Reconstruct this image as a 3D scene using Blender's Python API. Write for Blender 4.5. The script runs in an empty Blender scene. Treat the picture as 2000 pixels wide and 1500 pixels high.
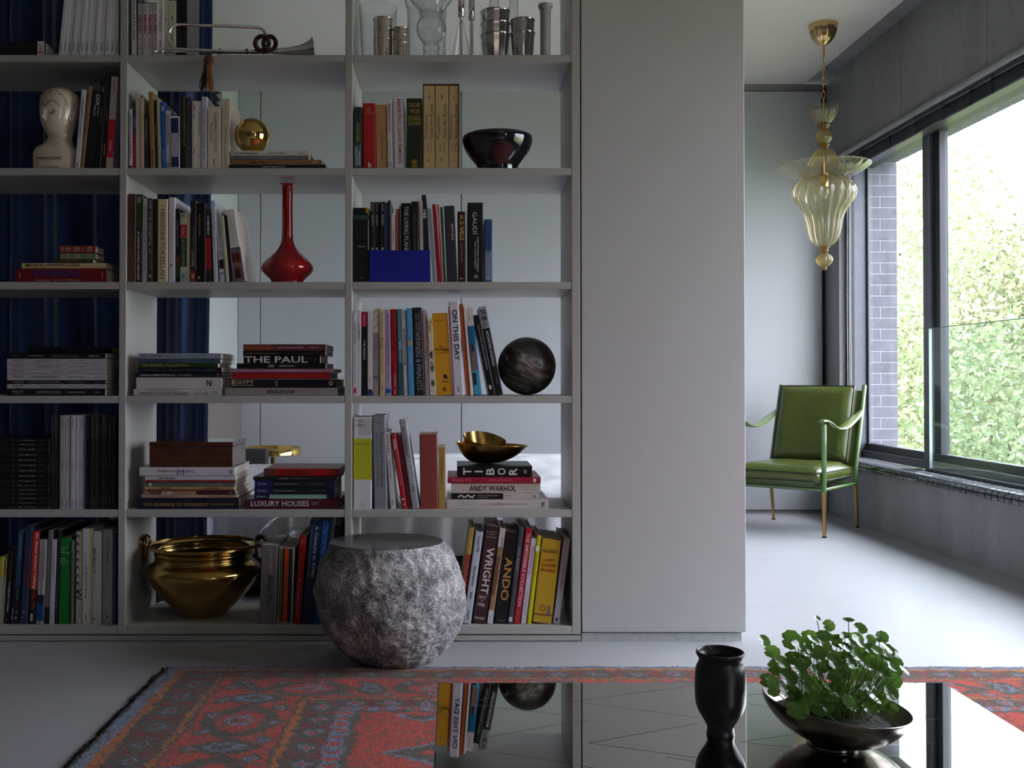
import bpy, math, random
import numpy as np
from mathutils import Vector, noise
R = math.radians
C = bpy.context.scene.collection
rnd = random.Random(7)
# ---------------------------------------------------------------- camera, sky, sun, exposure
F, CX, CY, CAMZ, PITCH = 1925.0, 885.0, 718.0, 0.816, 0.0124
cam_d = bpy.data.cameras.new('camera'); cam = bpy.data.objects.new('camera', cam_d); C.objects.link(cam)
cam.location = (0, 0, CAMZ); cam.rotation_euler = (R(90) + PITCH, 0, 0)
cam_d.sensor_width = 36; cam_d.lens = 36 * F / 2000
cam_d.shift_x = (1000 - CX) / 2000; cam_d.shift_y = (CY - 750) / 2000
cam_d.clip_start = 0.02; cam_d.clip_end = 300
sc = bpy.context.scene; sc.camera = cam; sc.cycles.transparent_max_bounces = 26; sc.cycles.max_bounces = 9
sc.view_settings.view_transform = 'Standard'; sc.view_settings.look = 'None'
sc.view_settings.gamma = 1; sc.view_settings.use_curve_mapping = False
sc.view_settings.exposure = 0.66
wd = bpy.data.worlds.new('sky'); sc.world = wd; wd.use_nodes = True
bg = wd.node_tree.nodes['Background']
bg.inputs['Color'].default_value = (0.85, 0.885, 1.0, 1)
_n, _l = wd.node_tree.nodes, wd.node_tree.links          # overcast sky: brighter towards the zenith
_tc = _n.new('ShaderNodeTexCoord'); _sx = _n.new('ShaderNodeSeparateXYZ'); _mr = _n.new('ShaderNodeMapRange')
_l.new(_tc.outputs['Generated'], _sx.inputs[0]); _l.new(_sx.outputs[2], _mr.inputs[0]); _l.new(_mr.outputs[0], bg.inputs['Strength'])
_mr.inputs[1].default_value = 0; _mr.inputs[2].default_value = 1; _mr.inputs[3].default_value = 4.2; _mr.inputs[4].default_value = 15.0
sun_d = bpy.data.lights.new('sun', 'SUN'); sun = bpy.data.objects.new('sun', sun_d); C.objects.link(sun)
sun_d.energy = 3.0; sun_d.angle = R(2); sun_d.color = (1, .94, .82); sun.rotation_euler = (R(8), R(-38), 0)
def portal(y0, y1, z0, z1, X=2.75):
    d = bpy.data.lights.new('window_portal', 'AREA'); o = bpy.data.objects.new('window_portal', d); C.objects.link(o)
    d.shape = 'RECTANGLE'; d.size = z1 - z0; d.size_y = y1 - y0; d.cycles.is_portal = True
    o.location = (X, (y0 + y1) / 2, (z0 + z1) / 2); o.rotation_euler = (0, R(90), 0)
portal(1.4, 5.84, .4, 2.12); portal(-2.3, -1.3, .4, 2.12)
cl = bpy.data.lights.new('warm_fill', 'AREA'); clo = bpy.data.objects.new('warm_fill', cl); C.objects.link(clo)  # added unseen fill behind the camera, weakly warms the bookcase front
cl.shape = 'RECTANGLE'; cl.size = 1.6; cl.size_y = 1.0; cl.energy = 1.5; cl.color = (1, .86, .74)
clo.location = (.9, -1.2, 2.5); clo.rotation_euler = (R(28), 0, 0)
# ---------------------------------------------------------------- pixel <-> world
cp, sp = math.cos(PITCH), math.sin(PITCH)
def P(px, py, Y):
    a = (px - CX) / F; b = -(py - CY) / F
    yw = cp - b * sp; zw = sp + b * cp; k = Y / yw
    return Vector((a * k, Y, CAMZ + zw * k))
def PZ(px, py, z):
    a = (px - CX) / F; b = -(py - CY) / F
    yw = cp - b * sp; zw = sp + b * cp; k = (z - CAMZ) / zw
    return Vector((a * k, yw * k, z))
S = 3.08                                   # distance of the bookcase front
# ---------------------------------------------------------------- materials
def srgb(h):
    h = h.lstrip('#'); o = []
    for i in (0, 2, 4):
        v = int(h[i:i + 2], 16) / 255; o.append(v / 12.92 if v <= .04045 else ((v + .055) / 1.055) ** 2.4)
    return tuple(o)
MATS = {}
def nt(m):
    m.use_nodes = True; t = m.node_tree; return t, t.nodes, t.links, t.nodes['Principled BSDF']
def mat(name, col=(.5, .5, .5), rough=.5, metal=0, spec=.5, var=.0, vs=20, bump=0, bs=200, coat=0, stretch=None, dist=.002, sheen=0):
    if name in MATS: return MATS[name]
    if isinstance(col, str): col = srgb(col)
    m = bpy.data.materials.new(name); t, N, L, b = nt(m)
    b.inputs['Base Color'].default_value = (*col, 1); b.inputs['Roughness'].default_value = rough
    b.inputs['Metallic'].default_value = metal; b.inputs['Specular IOR Level'].default_value = spec
    b.inputs['Coat Weight'].default_value = coat; b.inputs['Sheen Weight'].default_value = sheen
    tc = N.new('ShaderNodeTexCoord'); mp = N.new('ShaderNodeMapping'); L.new(tc.outputs['Object'], mp.inputs[0])
    if stretch: mp.inputs['Scale'].default_value = stretch
    if var:
        n = N.new('ShaderNodeTexNoise'); n.inputs['Scale'].default_value = vs; n.inputs['Detail'].default_value = 5
        L.new(mp.outputs[0], n.inputs['Vector'])
        x = N.new('ShaderNodeMix'); x.data_type = 'RGBA'; x.blend_type = 'MIX'
        x.inputs[6].default_value = (*[c * (1 - var) for c in col], 1); x.inputs[7].default_value = (*[min(1, c * (1 + var)) for c in col], 1)
        cr = N.new('ShaderNodeMapRange'); cr.inputs[1].default_value = .3; cr.inputs[2].default_value = .7
        L.new(n.outputs['Fac'], cr.inputs[0]); L.new(cr.outputs[0], x.inputs[0]); L.new(x.outputs[2], b.inputs['Base Color'])
    if bump:
        n2 = N.new('ShaderNodeTexNoise'); n2.inputs['Scale'].default_value = bs; n2.inputs['Detail'].default_value = 4
        L.new(mp.outputs[0], n2.inputs['Vector'])
        bp = N.new('ShaderNodeBump'); bp.inputs['Strength'].default_value = bump; bp.inputs['Distance'].default_value = dist
        L.new(n2.outputs['Fac'], bp.inputs['Height']); L.new(bp.outputs[0], b.inputs['Normal'])
    MATS[name] = m; return m
def cov(h):                                # book cover card of one colour
    return mat('cover_' + h, h, rough=.38, var=.05, vs=9, coat=.12)
def ink(h):
    return mat('ink_' + h, h, rough=.45, var=.02)
def glass(name, face=(1, 1, 1), edge=(.8, .9, .85), rough=0.0, ior=1.45, refl=1.0, power=.35, haze=0, hcol=(.8, .7, .4)):
    if name in MATS: return MATS[name]
    m = bpy.data.materials.new(name); m.use_nodes = True; t = m.node_tree; N = t.nodes; L = t.links; N.clear()
    out = N.new('ShaderNodeOutputMaterial'); mix = N.new('ShaderNodeMixShader'); tr = N.new('ShaderNodeBsdfTransparent'); gl = N.new('ShaderNodeBsdfGlossy')
    lw = N.new('ShaderNodeLayerWeight'); lw.inputs['Blend'].default_value = .5
    def mt(op, x, y):
        n = N.new('ShaderNodeMath'); n.operation = op
        for i, q in enumerate((x, y)):
            if isinstance(q, (int, float)): n.inputs[i].default_value = q
            else: L.new(q, n.inputs[i])
        return n.outputs[0]
    cm = N.new('ShaderNodeMix'); cm.data_type = 'RGBA'; cm.inputs[6].default_value = (*face, 1); cm.inputs[7].default_value = (*edge, 1)
    L.new(mt('POWER', lw.outputs['Facing'], 1 / power), cm.inputs[0]); L.new(cm.outputs[2], tr.inputs['Color'])
    f0 = ((ior - 1) / (ior + 1)) ** 2
    L.new(mt('MULTIPLY', mt('ADD', mt('MULTIPLY', mt('POWER', lw.outputs['Facing'], 5), 1 - f0), f0), refl), mix.inputs[0])
    gl.inputs['Roughness'].default_value = rough
    src = tr.outputs[0]
    if haze:                                   # seeds and bubbles in blown glass scatter a little light
        tl = N.new('ShaderNodeBsdfTranslucent'); tl.inputs['Color'].default_value = (*hcol, 1); df = N.new('ShaderNodeBsdfDiffuse'); df.inputs['Color'].default_value = (*hcol, 1)
        m1 = N.new('ShaderNodeMixShader'); m1.inputs[0].default_value = .5; L.new(tl.outputs[0], m1.inputs[1]); L.new(df.outputs[0], m1.inputs[2])
        m2 = N.new('ShaderNodeMixShader'); m2.inputs[0].default_value = haze; L.new(tr.outputs[0], m2.inputs[1]); L.new(m1.outputs[0], m2.inputs[2]); src = m2.outputs[0]
    L.new(src, mix.inputs[1]); L.new(gl.outputs[0], mix.inputs[2]); L.new(mix.outputs[0], out.inputs['Surface'])
    MATS[name] = m; return m
# ---------------------------------------------------------------- mesh builder (world coordinates, root offset removed)
class MB:
    def __init__(s): s.v = []; s.f = []; s.sm = []
    def add(s, vs, fs, smooth=False):
        k = len(s.v); s.v += [tuple(p) for p in vs]; s.f += [tuple(i + k for i in f) for f in fs]; s.sm += [smooth] * len(fs); return s
    def box(s, x0, x1, y0, y1, z0, z1):
        v = [(x, y, z) for z in (z0, z1) for y in (y0, y1) for x in (x0, x1)]
        return s.add(v, [(0, 2, 3, 1), (4, 5, 7, 6), (0, 1, 5, 4), (2, 6, 7, 3), (0, 4, 6, 2), (1, 3, 7, 5)])
    def bbox(s, x0, x1, y0, y1, z0, z1, b):    # box with chamfered edges
        c = [(x0, x1), (y0, y1), (z0, z1)]; V = []; ix = {}
        for sx in (0, 1):
            for sy in (0, 1):
                for sz in (0, 1):
                    sg = (sx, sy, sz)
                    for ax in range(3):
                        p = [c[i][sg[i]] + (0 if i == ax else (b if sg[i] == 0 else -b)) for i in range(3)]
                        ix[(sx, sy, sz, ax)] = len(V); V.append(p)
        Fs = [tuple(ix[(a, b2, c2, 0)] for b2, c2 in q) for a, q in ((0, ((0, 0), (0, 1), (1, 1), (1, 0))), (1, ((0, 0), (1, 0), (1, 1), (0, 1))))]
        Fs += [tuple(ix[(a, d, c2, 1)] for a, c2 in q) for d, q in ((0, ((0, 0), (1, 0), (1, 1), (0, 1))), (1, ((0, 0), (0, 1), (1, 1), (1, 0))))]
        Fs += [tuple(ix[(a, b2, d, 2)] for a, b2 in q) for d, q in ((0, ((0, 0), (0, 1), (1, 1), (1, 0))), (1, ((0, 0), (1, 0), (1, 1), (0, 1))))]
        for sx in (0, 1):
            for sy in (0, 1):
                for sz in (0, 1):
                    q = (ix[(sx, sy, sz, 0)], ix[(sx, sy, sz, 1)], ix[(sx, sy, sz, 2)])
                    Fs.append(q if (sx + sy + sz) % 2 else q[::-1])
        for a in (0, 1):
            for d in (0, 1):
                for (i, j, k) in ((0, 1, 2), (1, 2, 0), (2, 0, 1)):   # edge along axis k between faces i and j
                    def key(w, ax):
                        g = [0, 0, 0]; g[i] = a; g[j] = d; g[k] = w; return ix[(*g, ax)]
                    q = (key(0, i), key(0, j), key(1, j), key(1, i)); Fs.append(q if (a + d) % 2 else q[::-1])
        return s.add(V, Fs)
    def obox(s, O, ex, ey, ez, a, b, c):       # oriented box
        O = Vector(O); v = [O + ex * (a * i) + ey * (b * j) + ez * (c * k) for k in (0, 1) for j in (0, 1) for i in (0, 1)]
        return s.add(v, [(0, 2, 3, 1), (4, 5, 7, 6), (0, 1, 5, 4), (2, 6, 7, 3), (0, 4, 6, 2), (1, 3, 7, 5)])
    def lathe(s, prof, c, n=48, ribs=0, amp=0, axis=None, squash=(1, 1), cap=True):
        rings = []; V = []
        ax = Vector(axis).normalized() if axis else Vector((0, 0, 1))
        t1 = ax.orthogonal().normalized() if axis else Vector((1, 0, 0)); t2 = ax.cross(t1)
        for (r, z) in prof:
            for i in range(n):
                a = 2 * math.pi * i / n; rr = r * (1 + (amp * math.cos(ribs * a) if ribs else 0))
                V.append(Vector(c) + t1 * (rr * math.cos(a) * squash[0]) + t2 * (rr * math.sin(a) * squash[1]) + ax * z)
        Fs = []
        for j in range(len(prof) - 1):
            for i in range(n):
                k = (i + 1) % n; Fs.append((j * n + i, j * n + k, (j + 1) * n + k, (j + 1) * n + i))
        s.add(V, Fs, True)
        if cap:
            if prof[0][0] > 1e-5: s.add(V[:n][::-1], [tuple(range(n))])
            if prof[-1][0] > 1e-5: s.add(V[-n:], [tuple(range(n))])
        return s
    def tube(s, pts, r, n=10, closed=False, flat=1.0):
        pts = [Vector(p) for p in pts]; m = len(pts); rs = r if isinstance(r, (list, tuple)) else [r] * m
        V = []; up = None
        for i, p in enumerate(pts):
            if closed: t = pts[(i + 1) % m] - pts[i - 1]
            else: t = pts[min(i + 1, m - 1)] - pts[max(i - 1, 0)]
            t.normalize()
            if up is None: up = t.orthogonal().normalized()
            up = (up - t * up.dot(t)); up = up.normalized() if up.length > 1e-6 else t.orthogonal().normalized()
            b = t.cross(up)
            for k in range(n):
                a = 2 * math.pi * k / n; V.append(p + up * (rs[i] * math.cos(a)) + b * (rs[i] * flat * math.sin(a)))
        Fs = []
        for j in range(m if closed else m - 1):
            j2 = (j + 1) % m
            for k in range(n):
                k2 = (k + 1) % n; Fs.append((j * n + k, j * n + k2, j2 * n + k2, j2 * n + k))
        s.add(V, Fs, True)
        if not closed: s.add(V[:n][::-1], [tuple(range(n))]); s.add(V[-n:], [tuple(range(n))])
        return s
    def grid(s, fn, nu, nv, smooth=True):
        V = [fn(i / nu, j / nv) for j in range(nv + 1) for i in range(nu + 1)]
        Fs = [(j * (nu + 1) + i, j * (nu + 1) + i + 1, (j + 1) * (nu + 1) + i + 1, (j + 1) * (nu + 1) + i) for j in range(nv) for i in range(nu)]
        return s.add(V, Fs, smooth)
    def mesh(s, name, m, off=(0, 0, 0)):
        me = bpy.data.meshes.new(name)
        A = np.array(s.v, dtype=float) - np.array(off, dtype=float)
        me.from_pydata(A.tolist(), [], s.f); me.polygons.foreach_set('use_smooth', s.sm)
        if m: me.materials.append(m)
        me.update(); return me
    def build(s, name, m, parent=None, **kw):
        off = parent.get('_off', (0, 0, 0)) if parent else (0, 0, 0)
        if parent is not None and '_off' in parent: off = tuple(parent['_off'])
        o = bpy.data.objects.new(name, s.mesh(name, m, off)); C.objects.link(o)
        if parent is not None: o.parent = parent; o['_off'] = off
        for k, v in kw.items():
            if v is not None: o[k] = v
        return o
def thing(name, label, cat, loc, group=None, kind=None):
    o = bpy.data.objects.new(name, None); C.objects.link(o); o.location = loc; o['_off'] = tuple(loc)
    o.empty_display_size = .05
    if label: o['label'] = label
    if cat: o['category'] = cat
    if group: o['group'] = group
    if kind: o['kind'] = kind
    return o
def struct(name, mb, m): return mb.build(name, m, None, kind='structure')
def smooth_bevel(o, w=.003, seg=2):
    md = o.modifiers.new('b', 'BEVEL'); md.width = w; md.segments = seg; md.limit_method = 'ANGLE'; return o
def solid(o, t, off=1):
    md = o.modifiers.new('s', 'SOLIDIFY'); md.thickness = t; md.offset = off; return o
def catmull(pts, k=6):
    P_ = [pts[0]] + list(pts) + [pts[-1]]; out = []
    for i in range(1, len(P_) - 2):
        a, b, c, d = [np.array(q, dtype=float) for q in P_[i - 1:i + 3]]
        for j in range(k):
            t = j / k; out.append(tuple(.5 * (2 * b + (c - a) * t + (2 * a - 5 * b + 4 * c - d) * t * t + (3 * b - a - 3 * c + d) * t ** 3)))
    out.append(tuple(float(x) for x in pts[-1])); return out
# ---------------------------------------------------------------- text: jobs are collected, converted to meshes at the end
JOBS = []
def text_job(s, parent, O, xdir, ydir, length, height, col, bold=.0, name='lettering', fixed=False):
    JOBS.append((s, parent, Vector(O), Vector(xdir), Vector(ydir), length, height, col, bold, name))
def run_jobs():
    objs = {}
    for j in JOBS:
        k = (j[0], j[8])
        if k in objs: continue
        cu = bpy.data.curves.new('t', 'FONT'); cu.body = j[0]; cu.resolution_u = 2; cu.offset = j[8]; cu.size = 1
        o = bpy.data.objects.new('t', cu); C.objects.link(o); objs[k] = o
    dg = bpy.context.evaluated_depsgraph_get(); dg.update(); dat = {}
    for k, o in objs.items():
        me = o.evaluated_get(dg).to_mesh()
        v = np.array([tuple(q.co) for q in me.vertices]); f = [tuple(p.vertices) for p in me.polygons]
        dat[k] = (v, f); o.evaluated_get(dg).to_mesh_clear()
    for o in objs.values():
        cu = o.data; bpy.data.objects.remove(o); bpy.data.curves.remove(cu)
    for s, parent, O, xd, yd, ln, h, col, bold, name in JOBS:
        v, f = dat[(s, bold)]
        if len(v) == 0: continue
        mn = v.min(0); mx = v.max(0); w = mx - mn; w[w < 1e-6] = 1
        u = (v - mn) / w
        off = np.array(tuple(parent['_off']))
        W = np.array(O)[None, :] - off[None, :] + u[:, 0:1] * ln * np.array(xd)[None, :] + u[:, 1:2] * h * np.array(yd)[None, :]
        me = bpy.data.meshes.new(name); me.from_pydata(W.tolist(), [], f); me.materials.append(ink(col)); me.update()
        o = bpy.data.objects.new(name, me); C.objects.link(o); o.parent = parent; o['_off'] = tuple(parent['_off'])
# ---------------------------------------------------------------- shell materials
def concrete(name, col, joints=False):
    m = bpy.data.materials.new(name); t, N, L, b = nt(m)
    tc = N.new('ShaderNodeTexCoord'); n1 = N.new('ShaderNodeTexNoise'); n1.inputs['Scale'].default_value = 2.2; n1.inputs['Detail'].default_value = 8; n1.inputs['Roughness'].default_value = .65
    n2 = N.new('ShaderNodeTexNoise'); n2.inputs['Scale'].default_value = 40; n2.inputs['Detail'].default_value = 6
    mp = N.new('ShaderNodeMapping'); mp.inputs['Scale'].default_value = (1, 1.6, .5)
    L.new(tc.outputs['Object'], mp.inputs[0]); L.new(mp.outputs[0], n1.inputs['Vector']); L.new(tc.outputs['Object'], n2.inputs['Vector'])
    r = N.new('ShaderNodeValToRGB'); r.color_ramp.elements[0].position = .3; r.color_ramp.elements[1].position = .72
    r.color_ramp.elements[0].color = (*[c * .72 for c in col], 1); r.color_ramp.elements[1].color = (*[c * 1.15 for c in col], 1)
    L.new(n1.outputs['Fac'], r.inputs[0])
    x = N.new('ShaderNodeMix'); x.data_type = 'RGBA'; x.blend_type = 'MULTIPLY'; x.inputs[0].default_value = .25
    L.new(r.outputs[0], x.inputs[6]); L.new(n2.outputs['Fac'], x.inputs[7]); L.new(x.outputs[2], b.inputs['Base Color'])
    b.inputs['Roughness'].default_value = .62
    bp = N.new('ShaderNodeBump'); bp.inputs['Strength'].default_value = .25; bp.inputs['Distance'].default_value = .004
    L.new(n2.outputs['Fac'], bp.inputs['Height']); L.new(bp.outputs[0], b.inputs['Normal'])
    return m
M_conc = concrete('concrete', (.30, .30, .315))
M_concd = concrete('concrete_beam', (.25, .245, .25))
M_floor = mat('floor_resin', (.36, .36, .38), rough=.36, var=.035, vs=3, bump=.06, bs=60, stretch=(1, 3, 1))
M_ceil = mat('ceiling_plaster', (.64, .585, .57), rough=.9, var=.03, vs=2)
M_paint = mat('greige_paint', (.45, .43, .405), rough=.5, bump=.04, bs=300)
M_part = mat('partition_paint', (.455, .45, .445), rough=.55, bump=.03, bs=250)
M_panel = mat('sage_grey_paint', (.395, .40, .42), rough=.45, bump=.03, bs=200)
M_wallw = mat('plaster_wall', (.5, .49, .48), rough=.85, var=.02)
M_frame = mat('window_frame_dark', (.035, .037, .045), rough=.38, metal=.3, var=.1)
M_framel = mat('window_frame_slate', (.12, .125, .15), rough=.42, metal=.3, var=.08)
M_gap = mat('shadow_gap', (.03, .03, .03), rough=.8)
M_alu = mat('aluminium_trim', (.32, .31, .30), rough=.4, metal=.6, var=.1)
M_pane = glass('window_glass', (.985, .99, .99), (.9, .95, .95), ior=1.3, refl=.8)
M_bal = glass('balustrade_glass', (.955, .975, .97), (.78, .87, .85), ior=1.45)
# ---------------------------------------------------------------- floor, ceiling, walls
YB, XR, ZC = 6.03, 2.29, 2.635
struct('floor', MB().box(-3.3, 2.63, -2.7, YB + .15, -.12, 0), M_floor)
struct('ceiling', MB().box(-3.3, 2.16, -2.7, YB + .15, ZC, ZC + .2), M_ceil)
struct('ceiling_concrete_strip', MB().box(2.16, 2.9, -2.7, YB + .15, ZC + .025, ZC + .2), M_conc)
M_dkw = mat('dark_plaster', (.14, .13, .125), rough=.8, var=.03)
struct('wall_left', MB().box(-3.45, -3.3, -2.7, 3.7, 0, ZC), M_dkw)
struct('wall_front', MB().box(-3.45, 2.63, -2.85, -2.7, 0, ZC), M_dkw)
# partition beside the bookcase
pa = P(1136, 742, S); pb = P(1455.5, 742, S)
pz = P(1300, 1235, S).z
struct('wall_middle', MB().bbox(pa.x, pb.x, S, S + .34, pz, ZC, .0015), M_part)
struct('trim_1', MB().box(pa.x, pb.x - .012, S + .008, S + .32, 0, pz - .004), mat('plinth_putty', (.42, .44, .43), rough=.8, var=.12, vs=60, bump=.3, bs=120))
struct('trim_2', MB().box(pa.x - .003, pa.x - .0003, S + .01, S + .3, 0, ZC), M_gap)
# back wall with joinery panels
wb = struct('wall_back', MB().box(-3.3, XR + .4, YB + .03, YB + .15, 0, ZC), M_gap)
xs = [-1.32, -1.181, .05, 1.28, 2.262]
zt = P(1500, 178, YB).z
for a, b in zip(xs[:-1], xs[1:]):
    MB().bbox(a + .0025, b - .0025, YB, YB + .028, .022, zt, .0015).build('panel', M_panel, wb)
struct('trim_3', MB().box(-1.32, 2.27, YB + .012, YB + .03, zt + .008, ZC), M_alu)
struct('baseboard_back', MB().box(-1.32, 2.27, YB + .01, YB + .03, 0, .018), M_alu)
# side wall of the sleeping area with clerestory slot and taupe panel
struct('wall_side', MB().box(-1.47, -1.32, 3.75, YB + .15, 0, 2.31).box(-1.47, -1.32, 3.75, YB + .15, 2.56, ZC).box(-1.47, -1.32, 5.62, YB + .15, 2.31, 2.56), mat('side_wall_paint', (.47, .51, .50), rough=.6))
v = thing('air_vent', 'black slot vent high on the side wall behind the blue curtain', 'vent', (-1.4, 4.8, 2.31))
MB().box(-1.46, -1.42, 3.8, 5.62, 2.31, 2.56).build('backing', M_gap, v)
for i in range(6): MB().box(-1.42, -1.33, 3.8, 5.62, 2.33 + i * .04, 2.336 + i * .04).build('louvre', M_frame, v)
hb = MB().bbox(-1.319, -1.29, 3.9, YB - .012, .05, .70, .006).build('headboard_panel', mat('taupe_fabric', (.17, .145, .13), rough=.95, bump=.2, bs=500), None, label='dark taupe upholstered panel low on the side wall beyond the blue curtain', category='headboard')
# ---------------------------------------------------------------- window wall
wr = struct('wall_right', MB().box(XR, 2.63, -2.7, YB + .15, 0, .312).box(XR, 2.63, 5.84, YB + .15, .312, 2.14).box(XR, 2.63, -1.3, 1.4, .312, 2.14).box(XR, 2.63, -2.7, -2.3, .312, 2.14).box(XR + .03, 2.63, -2.7, YB + .15, 2.14, ZC + .03), M_conc)
y = 5.02 + .81
while y > -2.7:
    y0 = y - .81
    MB().bbox(XR, XR + .029, max(y0 + .002, -2.7), min(y - .002, YB - .01) if y < 5.5 else YB - .003, 2.14, ZC + .025, .002).build('concrete_panel', M_concd, wr); y = y0
# brick reveal and soffit seen through the glass
M_brick = mat('grey_brick', (.13, .125, .155), rough=.85, var=.18, vs=14, bump=.4, bs=90)
M_mort = mat('mortar', (.27, .27, .31), rough=.95, var=.1, vs=50)
rev = thing('brick_reveal', None, None, (2.54, 5.84, .4), kind='structure'); rev.name = 'trim_4'
MB().box(2.44, 2.63, 5.832, 5.9, .40, 2.14).build('mortar_bed', M_mort, rev)
course = .0655; bm = {}
for i in range(27):
    z0 = .40 + i * course; z1 = min(z0 + course - .007, 2.135)
    cuts = [2.44, 2.63] if i % 2 else [2.44, 2.533, 2.63]
    for a, b in zip(cuts[:-1], cuts[1:]):
        MB().bbox(a + .0035 * (a > 2.44), b - .0035 * (b < 2.62), 5.8305 - rnd.random() * .001, 5.86, z0, z1, .0015).build('brick', M_brick, rev)
for k in range(26):
    y1 = 5.82 - k * .2; MB().bbox(2.485, 2.63, y1 - .193, y1, 2.106, 2.14, .0015).build('brick', M_brick, rev)
# frames
def window(n, ya, yb, mulls):
    w = thing('window_%d' % n, None, None, (2.45, (ya + yb) / 2, .36), kind='structure')
    MB().bbox(2.41, 2.49, ya, yb, .36, .405, .002).build('bottom_frame', M_framel, w)
    MB().bbox(2.43, 2.475, ya, yb, .405, .445, .002).build('bottom_rail', M_frame, w)
    MB().bbox(2.41, 2.49, ya, yb, 2.07, 2.14, .002).build('head_frame', M_frame, w)
    MB().bbox(2.33, 2.365, yb - .035, yb - .0, .36, 2.14, .002).build('jamb', M_frame, w)
    MB().bbox(2.365, 2.44, yb - .03, yb - .0, .36, 2.14, .002).build('jamb', M_framel, w)
    MB().bbox(2.44, 2.455, yb - .05, yb - .012, .405, 2.07, .002).build('jamb', M_framel, w)
    MB().bbox(2.365, 2.44, ya, ya + .03, .36, 2.14, .002).build('jamb', M_framel, w)
    e = [ya + .03] + mulls + [yb - .05]
    for m_ in mulls:
        MB().bbox(2.415, 2.445, m_ - .02, m_ + .04, .40, 2.075, .002).build('mullion', M_framel, w)
        MB().bbox(2.44, 2.475, m_ - .085, m_ - .02, .40, 2.075, .002).build('mullion', M_frame, w)
        MB().bbox(2.47, 2.5, m_ - .055, m_ + .01, .40, 2.075, .002).build('mullion', M_frame, w)
    for a, b in zip(e[:-1], e[1:]): MB().box(2.456, 2.462, a + .01, b - .01, .44, 2.075).build('pane', M_pane, w)
window(1, 1.4, 5.84, [3.5, 5.02]); window(2, -2.3, -1.3, [])
bal = thing('glass_balustrade', 'green-tinted clear glass guard standing inside the large window', 'balustrade', (2.385, 3.0, .395))
MB().box(2.38, 2.392, 1.45, 4.925, .372, 1.072).build('glass_panel', M_bal, bal)
MB().box(2.379, 2.393, 1.45, 4.925, 1.072, 1.0745).build('polished_edge', mat('glass_edge', (.12, .28, .25), rough=.15), bal)
MB().box(2.379, 2.393, 4.925, 4.929, .372, 1.0745).build('polished_edge', mat('glass_edge2', (.62, .74, .72), rough=.1), bal)
MB().box(2.365, 2.407, 1.45, 4.94, .362, .374).build('base_channel', M_frame, bal)
# tiled sill
M_tile = mat('black_tile', (.055, .058, .075), rough=.14, var=.3, vs=30, coat=.5)
M_grout = mat('sill_grout', (.012, .012, .014), rough=.8)
sill = struct('trim_5', MB().box(2.262, 2.41, -2.3, 5.84, .312, .352), M_grout); sill['_off'] = (0, 0, 0)
def arc_tile(a0, a1, n=4):                  # one tile on the rounded nose
    b = MB(); cx, cz, r = 2.285, .328, .032; V = []
    for rr in (r - .006, r):
        for i in range(n + 1):
            a = a0 + (a1 - a0) * i / n
            for yy in (0, .043): V.append((cx - rr * math.cos(a), yy, cz + rr * math.sin(a)))
    k = 2 * (n + 1); Fs = []
    for i in range(n): q = 2 * i; Fs += [(k + q, k + q + 1, k + q + 3, k + q + 2), (q, q + 2, q + 3, q + 1), (q, k + q, k + q + 2, q + 2), (q + 1, q + 3, k + q + 3, k + q + 1)]
    Fs += [(0, 1, k + 1, k), (k - 2, 2 * k - 2, 2 * k - 1, k - 1)]
    b.add(V, Fs); return b.mesh('tile', M_tile)
tm = [arc_tile(R(-28), R(8)), arc_tile(R(16), R(46)), arc_tile(R(54), R(88))]
tm.append(MB().bbox(2.29, 2.338, 0, .043, .352, .360, .0015).mesh('tile', M_tile)); tm.append(MB().bbox(2.341, 2.405, 0, .043, .352, .360, .0015).mesh('tile', M_tile))
for k in range(40):
    for j, me in enumerate(tm):
        o = bpy.data.objects.new('tile', me); C.objects.link(o); o.parent = sill; o.location = (0, 5.79 - k * .05, 0)
g = MB()
for k in range(40, 160):
    yy = 5.79 - k * .05; g.box(2.255, 2.405, yy, yy + .047, .325, .360)
g.build('tile_run', M_tile, sill, kind='stuff')
# blind packed against the beam
bl = thing('venetian_blind', 'dark grey venetian blind raised tight under the concrete beam', 'blind', (2.36, 3.2, 2.14))
M_slat = mat('blind_slat', (.10, .10, .12), rough=.3, metal=.5)
M_plas = glass('blind_clip', (.75, .75, .85), (.5, .5, .6), ior=1.5)
MB().bbox(2.315, 2.385, 1.45, 5.80, 2.112, 2.139, .003).build('head_rail', M_framel, bl)
for i in range(9): MB().box(2.322, 2.378, 1.46, 5.79, 2.062 + i * .005, 2.0645 + i * .005).build('slat', M_slat, bl)
MB().bbox(2.32, 2.38, 1.46, 5.79, 2.046, 2.06, .003).build('bottom_rail', mat('bottom_rail_grey', (.09, .09, .10), rough=.3, metal=.4), bl)
for yy in (5.55, 5.2, 4.9, 4.62, 4.38, 4.2, 3.9, 3.3, 2.2, 1.1):
    MB().box(2.3135, 2.316, yy, yy + .022, 2.045, 2.125).build('clip', M_plas, bl)
for dx in (0, .012, .02):
    MB().tube([(2.325 + dx, 5.80, 2.1), (2.322 + dx, 5.803, 1.3), (2.324 + dx, 5.802, .62)], .0016, 6).build('cord', mat('cord_white', (.6, .6, .66), rough=.7), bl)
struct('trim_6', MB().tube([(XR - .012, -2.6, 2.134), (XR - .012, YB - .01, 2.134)], .016, 12), M_conc)
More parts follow.
